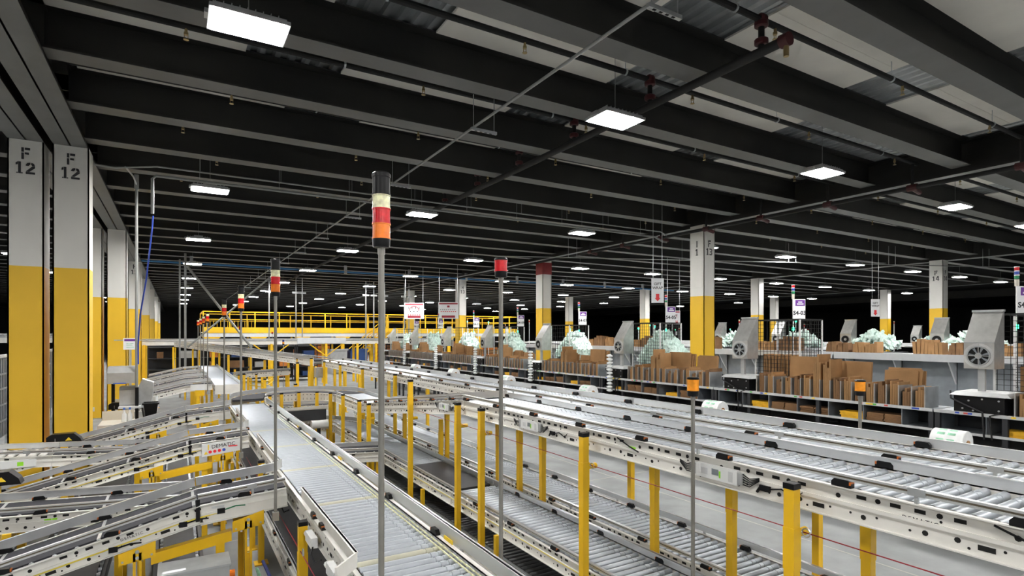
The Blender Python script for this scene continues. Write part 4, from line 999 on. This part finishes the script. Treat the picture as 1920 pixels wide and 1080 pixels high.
# pack benches with film rolls in front of the shelves
for i, yc in enumerate(YS[:7]):
    y0 = yc-2.9; y1 = yc+.5; bx = 7.9
    b = thing('pack_bench', (bx+.35, (y0+y1)/2, 0), 'dark pack bench in front of the shelves at station %s' % CODES[i], 'bench', 'pack benches')
    part('bench_top', mb().box(bx, y0, 1.0, bx+.75, y1, 1.04), 'shelf_steel', b)
    for x in (bx+.05, bx+.70):
        for y in (y0+.08, y1-.08): part('leg', mb().box(x-.03, y-.03, 0, x+.03, y+.03, 1.0), 'shelf_dark', b)
    part('apron', mb().box(bx+.65, y0+.1, .35, bx+.68, y1-.1, 1.0), 'shelf_dark', b)
    ry = yc-.55 if i else 3.15
    rl = thing('film_roll', (bx+.2, ry, 1.04), 'white roll of printed packing film on the bench at station %s' % CODES[i], 'film roll', 'film rolls')
    part('roll', mb().lathe((bx+.2, ry-.17, 1.04+.155), (bx+.2, ry+.17, 1.04+.155), [(0,.035),(.0001,.15),(.02,.155),(.98,.155),(1,.15),(1.0001,.035)], 24), 'film', rl, True)
    part('core', mb().cyl((bx+.2, ry-.18, 1.195), (bx+.2, ry-.168, 1.195), .045, 14), 'cardboard', rl, True)
    gp_ = MB()
    for a in (100, 128, 160, 195):
        for s in (-.09, .02):
            q0, q1 = math.radians(a), math.radians(a+13)
            gp_.hexa([(bx+.2+r*math.cos(q), ry+yy, 1.195+r*math.sin(q)) for r, q, yy in ((.1552,q0,s),(.1552,q1,s),(.1552,q1,s+.08),(.1552,q0,s+.08),(.1562,q0,s),(.1562,q1,s),(.1562,q1,s+.08),(.1562,q0,s+.08))])
    part('green_print', gp_, 'film_green', rl)
    part('tear_bar', mb().box(bx+.05, ry-.5, 1.04, bx+.10, ry-.2, 1.16), 'cardboard_dark', rl)
# hanging gift wrap signs
def gift(x, y, z, lab, s=1.):
    u = Vector((.87,-.49,0)); n = Vector((-.49,-.87,0)); o = Vector((x,y,0))
    t = thing('hanging_sign', (x, y, z), lab, 'sign', 'gift wrap signs')
    f = lambda p, q, r: o+u*p+n*q+Vector((0,0,z+r))
    part('sign_board', mb().lbox(f, -.165*s, .165*s, -.008, 0, 0, .65*s), 'sign_white', t)
    for k, w in enumerate(('GIFT','WRAP')):
        part('lettering', text_mb(w, o+u*0+n*.0015+Vector((0,0,z+(.50-.105*k)*s)), u, (0,0,1), .10*s, .003, .001), 'ink', t, label='lettering '+w)
    part('red_arrow', mb().prism([(-.045*s,.24*s),(.045*s,.24*s),(.045*s,.13*s),(.08*s,.13*s),(0,.04*s),(-.08*s,.13*s),(-.045*s,.13*s)], lambda a, b, d_: f(a, d_, b), 0, .003), 'sign_red', t, label='red downward arrow')
    part('hanger_rod', mb().cyl(f(-.12*s,-.004,.65*s), (f(-.12*s,-.004,0).x, f(-.12*s,-.004,0).y, ZD), .006, 6).cyl(f(.12*s,-.004,.65*s), (f(.12*s,-.004,0).x, f(.12*s,-.004,0).y, ZD), .006, 6), 'galv', t)
gift(11.0, 10.88, 3.35, 'white hanging GIFT WRAP sign with red arrow left of column F 13')
gift(21.4, 10.6, 3.15, 'white hanging GIFT WRAP sign with dark red arrow left of column F 14', .95)
# hanging red and white boards
def board(x, y, z, w, h, lab, k):
    u = Vector((.87,-.49,0)); n = Vector((-.49,-.87,0)); o = Vector((x,y,0)); f = lambda p, q, r: o+u*p+n*q+Vector((0,0,z+r))
    t = thing('hanging_board', (x, y, z), lab, 'sign', 'hanging red and white boards')
    part('board', mb().lbox(f, -w/2, w/2, -.012, 0, 0, h), 'sign_white', t)
    part('top_band', mb().lbox(f, -w*.46, w*.46, 0, .004, h*.86, h*.95), 'sign_maroon', t)
    part('bottom_band', mb().lbox(f, -w*.33, w*.33, 0, .004, h*.05, h*.19), 'sign_maroon', t)
    m = MB(); r = random.Random(k)
    if k % 2 == 0:
        part('arch_mark', mb().tube([f(w*.25*math.cos(math.radians(a)), .006, h*.5+h*.28*math.sin(math.radians(a))) for a in range(0, 181, 20)], .02*w, 6), 'sign_maroon', t)
        for q in range(6): m.lbox(f, -w*.32+q*w*.115, -w*.32+q*w*.115+w*.05, 0, .003, h*.21, h*.28)
        part('pictograms', m, 'sign_red', t)
        m2 = MB()
        for q in range(4): m2.lbox(f, -w*.30+q*w*.18, -w*.30+q*w*.18+w*.035, 0, .003, h*.62, h*.76)
        for q in range(3): m2.lbox(f, -w*.22+q*w*.18, -w*.22+q*w*.18+w*.05, 0, .003, h*.42, h*.5)
        part('dark_pictograms', m2, 'ink', t)
    else:
        part('badge', mb().lbox(f, -w*.06, w*.06, 0, .003, h*.68, h*.80), 'sign_maroon', t)
        for q in range(8): m.lbox(f, -w*.38+q*w*.10, -w*.38+q*w*.10+w*.05, 0, .003, h*.40, h*.46)
        part('pictograms', m, 'sign_red', t)
        m2 = MB()
        for q in range(8): m2.lbox(f, -w*.40+q*w*.10, -w*.40+q*w*.10+w*.04, 0, .003, h*.52, h*.57)
        part('dark_pictograms', m2, 'ink', t)
    for sx_ in (-.45, .45):
        p = f(sx_*w, -.006, h); part('hanger_rod', mb().cyl(p, (p.x, p.y, ZD), .012, 6), 'galv', t)
board(10.5, 27.4, 3.32, 1.0, .82, 'hanging red and white board above the middle stations, leftmost of four', 0)
board(11.6, 25.6, 3.30, 1.0, .82, 'hanging red and white board above the middle stations, second from left', 1)
board(19.5, 18.3, 2.98, .62, .62, 'hanging red and white board right of the banded column, third from left', 2)
board(20.6, 17.3, 2.98, .62, .62, 'hanging red and white board beside the gift wrap sign, rightmost of four', 3)

# ------------------------------------------------------------------ second packing row and far clutter
for k in range(6):
    y0 = .5+k*4.0
    b = thing('back_bench', (15.4, y0+2, 0), 'pale workbench with slanted brackets in the second packing row, %s from the right' % ORD[k], 'bench', 'second row benches')
    part('bench_top', mb().box(15.0, y0, 1.98, 16.1, y0+3.96, 2.03), 'bench_white', b)
    part('front_lip', mb().box(14.98, y0, 1.88, 15.0, y0+3.96, 2.05), 'bench_white', b)
    part('back_sheet', mb().box(15.5, y0, .5, 15.53, y0+3.96, 1.98), 'panel_bluegrey', b)
    for j in range(4):
        y = y0+.25+j*1.15
        part('slanted_bracket', mb().prism([(0,1.98),(.5,1.98),(.5,1.3)], lambda u, v, dd, y=y: (15.0+u, y+dd, v), 0, .03), 'bench_white', b)
        part('upright', mb().box(15.46, y, 0, 15.52, y+.06, 1.98), 'panel_bluegrey', b)
for i, (x, y) in enumerate(((17, 13.84), (17, 9.25), (17, 6.92), (17, 11.5), (24, 10.5))):
    st = thing('hood_stand', (x+.2, y, 2.03), 'grey stand of the %s distant fan hood in the second row' % ORD[i], 'stand', 'hood stands')
    part('mast', mb().box(x+.1, y-.05, 0, x+.2, y+.05, 2.2), 'grey_box', st); part('tray', mb().box(x-.1, y-.3, 2.03, x+.45, y+.3, 2.07), 'grey_box', st)
    fan_hood(x, y, 2.2, 'distant stainless fan hood in the second packing row, %s' % ['behind column F 13', 'left of the dark posts', 'in front of column F 14', 'seen through the cage at S4-03', 'farthest away'][i], .92 if i < 4 else .8, False)
    one('air_pillow_pile', pile(80+i, y-1.3, y-.1, 2.04, 2.65, x-.2, x+.5, 260), 'pillow', 'distant heap of pale air pillows beside the %s second row hood' % ORD[i], 'air pillows', None, (x, y, 2.05), False, 'stuff')
    pt = thing('pillow_platform', (x+.1, y-.7, 0), 'platform under the distant pillow heap at the %s second row hood' % ORD[i], 'platform', 'pillow platforms')
    part('deck', mb().box(x-.3, y-1.4, 1.96, x+.6, y-.32, 2.02), 'shelf_dark', pt); part('leg', mb().box(x, y-.9, 0, x+.1, y-.8, 1.96), 'shelf_dark', pt)
for k in range(24):
    y = 2.6+k*.72
    if any(abs(y-q) < .5 for q in (6.9, 9.25, 11.5, 13.84)): continue
    o = inst('carton_stack', BU2[k % 4], (15.5, y, 2.031)); tag(o, 'brown flattened cartons standing along the second packing row, %s from the right' % NTH(k), 'cardboard', 'cartons on the second row')
r = random.Random(5)
FP = [(r.uniform(17.5, 46), r.uniform(12, 39)) for k in range(46)]
FP = [(x, y) for x, y in FP if not (abs(x-28) < 1 or abs(x-14) < 1.2 or (x < 19 and y < 16) or 9 < x < 16.5 or any(b-.2 < x < b+1.1 for b in (22.3, 25.4, 31, 35, 39)))]
RK = {}
for par in (0, 1):
    for n_, p_ in enumerate(sorted(FP[par::2], key=lambda p: p[0]/p[1])): RK[p_] = n_
for k, (x, y) in enumerate(FP):
    g = k % 2 == 0
    t = thing('signal_pole', (x, y, 0), 'thin pale background pole with %s lamp, %s from the left' % ('lit green' if g else 'red and clear', NTH(RK[(x, y)])), 'pole', 'far %s signal poles' % ('green' if g else 'red'))
    zt = r.uniform(2.7, 3.4)
    part('pole', mb().cyl((x,y,0),(x,y,zt), .022, 6), 'post_white', t)
    part('lamp', mb().cyl((x,y,zt),(x,y,zt+.09), .035, 8), 'lens_lit_green' if g else 'lens_red', t)
    part('lamp_top', mb().cyl((x,y,zt+.09),(x,y,zt+.16), .035, 8), 'lens_red' if g else 'lens_clear', t)
    if k % 3 == 0: part('number_board', mb().box(x+.03, y-.005, zt-.45, x+.22, y+.005, zt-.12), 'sign_white', t)
for k, x in enumerate((22.3, 25.4, 31, 35, 39)):
    b = thing('far_bench', (x, 24, 0), 'distant pale bench in the dark background, %s from the left' % ORD[k], 'bench', 'far benches')
    part('bench_top', mb().box(x, 12, 1.9, x+.9, 40, 1.98), 'bench_white', b)
    for y in (12.5, 20, 28, 36, 39.5): part('leg', mb().box(x+.4, y, 0, x+.46, y+.06, 1.9), 'panel_bluegrey', b)

# ------------------------------------------------------------------ yellow platform
pf = thing('steel_platform', (13.5, 43, 0), 'raised yellow steel platform with handrails across the background', 'platform')
PX0, PX1, PY = 1.5, 25.5, 42.0
part('deck', mb().box(PX0, PY, 2.62, PX1, PY+5, 2.70), 'bench_white', pf)
part('fascia', mb().box(PX0, PY-.05, 2.62, PX1, PY, 3.0), 'yellow', pf)
part('under_beam', mb().box(PX0, PY-.03, 2.36, PX1, PY+.1, 2.60), 'bench_white', pf)
for yy in (PY, PY+5):
    part('top_rail', mb().box(PX0, yy-.035, 4.0, PX1, yy+.035, 4.07), 'yellow', pf); part('mid_rail', mb().box(PX0, yy-.025, 3.5, PX1, yy+.025, 3.55), 'yellow', pf)
    x = PX0
    while x < PX1:
        part('rail_post', mb().box(x, yy-.035, 2.7, x+.07, yy+.035, 4.0), 'yellow', pf); x += 1.55
for x in (PX0, PX1-.07):
    part('end_rail', mb().box(x, PY, 4.0, x+.07, PY+5, 4.07).box(x, PY, 3.5, x+.06, PY+5, 3.55), 'yellow', pf)
for k in range(14): part('baluster', mb().box(PX0+.3+.22*k, PY+2.4, 2.7, PX0+.33+.22*k, PY+2.43, 3.5), 'yellow', pf)
for k in range(9):
    x = PX0+.4+2.85*k
    part('support_column', mb().box(x, PY, 0, x+.22, PY+.22, 2.62), 'yellow', pf)
    part('gusset', mb().prism([(-.45,2.36),(.67,2.36),(.30,2.05),(-.08,2.05)], lambda u, v, dd, x=x: (x+u, PY-.04+dd, v), 0, .04), 'yellow', pf)
stt = thing('platform_stairs', (11.8, 40.5, 0), 'yellow staircase leading up to the platform behind the nearest pole', 'stairs')
for s in (0, 1.0):
    part('stringer', mb().hexa([(10.2,40.4+s,.0),(10.5,40.4+s,.0),(10.5,40.46+s,.0),(10.2,40.46+s,.0),(13.4,40.4+s,2.7),(13.7,40.4+s,2.7),(13.7,40.46+s,2.7),(13.4,40.46+s,2.7)]), 'yellow', stt)
    part('handrail', mb().tube([(10.3,40.43+s,1.0),(13.5,40.43+s,3.7)], .035, 6).tube([(10.3,40.43+s,.55),(13.5,40.43+s,3.25)], .025, 6), 'yellow', stt)
    for k in range(5): part('baluster', mb().box(10.35+.78*k, 40.41+s, .1+.66*k, 10.40+.78*k, 40.45+s, 1.05+.66*k), 'yellow', stt)
for k in range(11): part('tread', mb().box(10.35+.29*k, 40.46, .24*k+.2, 10.65+.29*k, 41.4, .24*k+.23), 'galv', stt)
# goods stored below the platform
r = random.Random(11)
for k in range(16):
    x = 2.2+k*1.45
    col = 'pallet_orange' if k % 3 else 'cardboard'
    t = thing('pallet_stack', (x, 44, 0), ['orange pallet stack', 'brown carton pallet', 'amber rack load'][k % 3]+' under the yellow platform, %s from the left' % (ORD[k] if k < 12 else ['thirteenth','fourteenth','fifteenth','sixteenth'][k-12]), 'pallet', 'goods under the platform')
    for j in range(r.randint(4, 7)):
        part('layer', mb().box(x-.5, 43.5, .05+j*.28, x+.5, 44.6, .05+j*.28+.22), col if j % 2 else 'pallet_orange', t)
    part('pallet_base', mb().box(x-.55, 43.4, 0, x+.55, 44.7, .05), 'cardboard_dark', t)
    if k % 2: part('side_post', mb().box(x+.62, 43.4, 0, x+.74, 43.52, 2.4), 'yellow', t)
for i, (x, m_) in enumerate(((8.9, 'grey_box'), (10.2, 'tote_blue'))):
    t = thing('storage_bin', (x, 37, 0), ['large grey bulk bin left of the blue one', 'large dark blue bulk bin near the stairs'][i], 'bin')
    part('body', mb().hexa([(x-.5,36.5,.12),(x+.5,36.5,.12),(x+.5,37.5,.12),(x-.5,37.5,.12),(x-.55,36.45,1.55),(x+.55,36.45,1.55),(x+.55,37.55,1.55),(x-.55,37.55,1.55)]), m_, t)
    part('rim', mb().box(x-.6, 36.4, 1.5, x+.6, 36.46, 1.6).box(x-.6, 36.4, 1.5, x-.54, 37.6, 1.6), m_, t)
    for q in (-.42, .42): part('foot', mb().box(x+q-.08, 36.5, 0, x+q+.08, 37.5, .12), m_, t)
r = random.Random(21)
for k in range(7):
    x = -1.2+k*1.15
    t = thing('storage_rack', (x+.5, 33, 0), 'dark storage rack standing beyond the long pale conveyor, %s from the left' % ORD[k], 'rack', 'dark racks beyond the crossing conveyor')
    for a in (0, 1.05):
        for b in (0, .8): part('upright', mb().box(x+a, 32.6+b, 0, x+a+.05, 32.65+b, 2.0), 'yellow' if k % 3 == 1 else 'shelf_dark', t)
    for z in (.2, .75, 1.3, 1.85): part('shelf', mb().box(x, 32.6, z, x+1.1, 33.45, z+.04), 'shelf_dark', t)
    part('back_panel', mb().box(x, 33.42, .1, x+1.1, 33.45, 2.0), 'shelf_dark', t)
    for z in (.24, .79, 1.34):
        if r.random() < .7: part('load', mb().box(x+.1+.3*r.random(), 32.7, z, x+.6+.35*r.random(), 33.2, z+.2+.2*r.random()), r.choice(['cardboard_dark','tote_blue','pallet_orange','grey_box']), t)
# strut uprights over the platform
for i, (x, y) in enumerate(((4.55, 34.6), (4.9, 34.6), (6.0, 34.6), (6.35, 34.6), (10.1, 34.6), (10.6, 34.6), (11.3, 34.6), (12.6, 34.6), (12.9, 34.6))):
    t = thing('strut_upright', (x, y, 0), 'thin galvanised strut rising to the ceiling before the platform, %s from the left' % ORD[i], 'pole', 'strut uprights')
    part('strut', mb().box(x-.03, y-.03, 0, x+.03, y+.03, 5.0), 'conduit', t); part('top_bracket', mb().box(x-.2, y-.04, 4.9, x+.2, y+.04, 5.0).box(x-.02,y-.02,5.0,x+.02,y+.02,ZB+.01), 'galv', t)
br = thing('diagonal_brace', (1.5, 26, 0), 'pale crossed diagonal brace behind the small stack lights', 'brace')
part('diagonal', mb().tube([(.35, 26.0, 5.3), (2.7, 26.0, 2.0)], .05, 6).tube([(3.5, 26.05, 5.0), (.4, 26.05, 2.0)], .04, 6), 'conduit', br)
part('upright', mb().box(.28, 25.96, 0, .36, 26.04, 5.75).box(2.68, 25.96, 0, 2.76, 26.04, 2.1).box(.10,25.96,0,.16,26.04,5.5), 'conduit', br)

# ------------------------------------------------------------------ left workstation by the columns
hd = thing('terminal_hood', (-.95, 14.2, 0), 'grey sheet metal computer hood beside the yellow columns', 'terminal')
part('upper_hood', mb().prism([(0,1.50),(0,1.72),(.12,1.84),(.55,1.84),(.55,1.50)], lambda u, v, dd: (-1.2+dd, 14.0+u, v), 0, .50), 'grey_box', hd)
part('blue_strip', mb().box(-1.10, 13.985, 1.495, -.88, 14.0, 1.515), 'cloth_blue', hd)
part('lower_hood', mb().prism([(0,1.05),(0,1.36),(.08,1.42),(.45,1.42),(.45,1.05)], lambda u, v, dd: (-1.0+dd, 14.05+u, v), 0, .34), 'grey_box', hd)
part('side_duct', mb().prism([(-.66,1.45),(-.60,1.58),(-.40,1.50),(-.42,1.2),(-.50,.98),(-.66,.95)], lambda u, v, dd: (u, 14.0+dd, v), 0, .3), 'galv', hd)
part('keyboard_shelf', mb().box(-1.0, 13.8, 1.0, -.62, 14.2, 1.04), 'bench_white', hd)
part('black_post', mb().box(-.72, 13.86, 0, -.66, 13.92, 1.42), 'plastic_black', hd); part('black_post', mb().box(-1.16, 14.4, 0, -1.10, 14.46, 1.5), 'plastic_black', hd)
part('cables', mb().tube([(-.60,14,.98),(-.55,13.9,.7),(-.60,13.85,.3)], .02, 6).tube([(-.55,14,1.0),(-.48,13.9,.75),(-.52,13.85,.3)], .018, 6), 'rubber', hd)
dk = thing('side_table', (-.95, 13.6, 0), 'cream side table right of the nearest yellow columns', 'table')
part('table_top', mb().box(-1.24, 12.75, .78, -.70, 13.55, .82), 'desk_cream', dk); part('front_lip', mb().box(-1.24, 12.74, .76, -.70, 12.76, .83), 'sign_white', dk); part('back_board', mb().box(-1.24, 13.55, .82, -.72, 13.57, 1.0), 'desk_cream', dk)
for x in (-1.18, -.76):
    for y in (12.8, 13.5): part('leg', mb().box(x-.02, y, 0, x+.02, y+.04, .78), 'galv', dk)
for i, x in enumerate((-.86, -.77)):
    t = thing('spray_bottle', (x, 13.2, .82), ('left' if i == 0 else 'right')+' of two clear bottles with blue caps on the side table', 'bottle', 'bottles on the side table')
    part('bottle', mb().lathe((x,13.2,.82),(x,13.2,1.05), [(0,.042),(.6,.042),(.8,.018),(1,.014)], 10), 'bottle', t, True); part('cap', mb().cyl((x,13.2,1.05),(x,13.2,1.09), .018, 8), 'cloth_blue', t)
wb = thing('waste_bin', (-.42, 13.05, 0), 'square black waste bin beside the third incline', 'bin')
part('bin_body', mb().hexa([(-.50,12.95,.86),(-.34,12.95,.86),(-.34,13.2,.86),(-.50,13.2,.86),(-.54,12.92,1.16),(-.30,12.92,1.16),(-.30,13.23,1.16),(-.54,13.23,1.16)]), 'plastic_black', wb)
part('rim', mb().box(-.56, 12.90, 1.15, -.28, 12.93, 1.18).box(-.56, 13.22, 1.15, -.28, 13.25, 1.18).box(-.56, 12.91, 1.15, -.54, 13.24, 1.18).box(-.30, 12.91, 1.15, -.28, 13.24, 1.18), 'plastic_black', wb)
part('stand', mb().box(-.47, 12.98, 0, -.37, 13.16, .86), 'shelf_dark', wb)
sb = thing('cup', (-.36, 13.4, 0), 'white cylinder container standing just behind the black waste bin', 'container')
part('body', mb().lathe((-.36,13.45,1.02),(-.36,13.45,1.26), [(0,.045),(.9,.05),(1,.052)], 12), 'bottle', sb, True); part('post', mb().box(-.38, 13.43, 0, -.34, 13.47, 1.02), 'galv', sb)
inf = thing('information_sign', (-.9, 16, 0), 'small white sign with purple header on a bar beside the conduit', 'sign')
part('sign_board', mb().box(-1.06, 15.98, 2.15, -.79, 16.0, 2.42), 'sign_white', inf); part('purple_header', mb().box(-1.04, 15.977, 2.35, -.81, 15.98, 2.40), 'sign_purple', inf)
part('print_lines', mb().box(-1.0, 15.978, 2.29, -.86, 15.98, 2.305).box(-1.0, 15.978, 2.25, -.88, 15.98, 2.265).box(-1.0, 15.978, 2.20, -.85, 15.98, 2.215), 'film_green', inf)
part('bar', mb().box(-1.24, 16.0, 2.36, -.70, 16.03, 2.385), 'galv', inf); part('post', mb().box(-.95, 16.0, 0, -.90, 16.04, 2.2), 'galv', inf)
pn = thing('panel_fence', (-3.3, 17, 0), 'blue grey ribbed panel fence left of the columns', 'fence')
for k in range(10):
    y = 12.9+k*1.0
    part('fence_panel', mb().box(-3.32, y+.03, .25, -3.28, y+.97, 2.0), 'panel_bluegrey', pn)
    part('fence_post', mb().box(-3.34, y-.03, 0, -3.26, y+.03, 2.06), 'galv', pn)
    rb = MB()
    for j in range(5): rb.box(-3.28, y+.08+.19*j, .28, -3.255, y+.12+.19*j, 1.98)
    for z in (.6, .95, 1.3, 1.62): rb.box(-3.28, y+.03, z, -3.25, y+.97, z+.04)
    part('ribs', rb, 'panel_bluegrey', pn)
part('cap_rail', mb().box(-3.35, 12.9, 2.0, -3.25, 22.9, 2.06), 'bench_white', pn)
lcv = thing('long_conveyor', (-8, 24, 0), 'pale conveyor in the dark left of the columns', 'conveyor')
seg(lcv, (-14, 26, 2.4), (-3.0, 26, 2.4), .6, 'belt', fh=.18, left=FLAT, right=('tube', .0, .08, .14))
for x in (-12, -9, -6, -3.5): leg(lcv, x, 25.6, 2.2, False, .05)
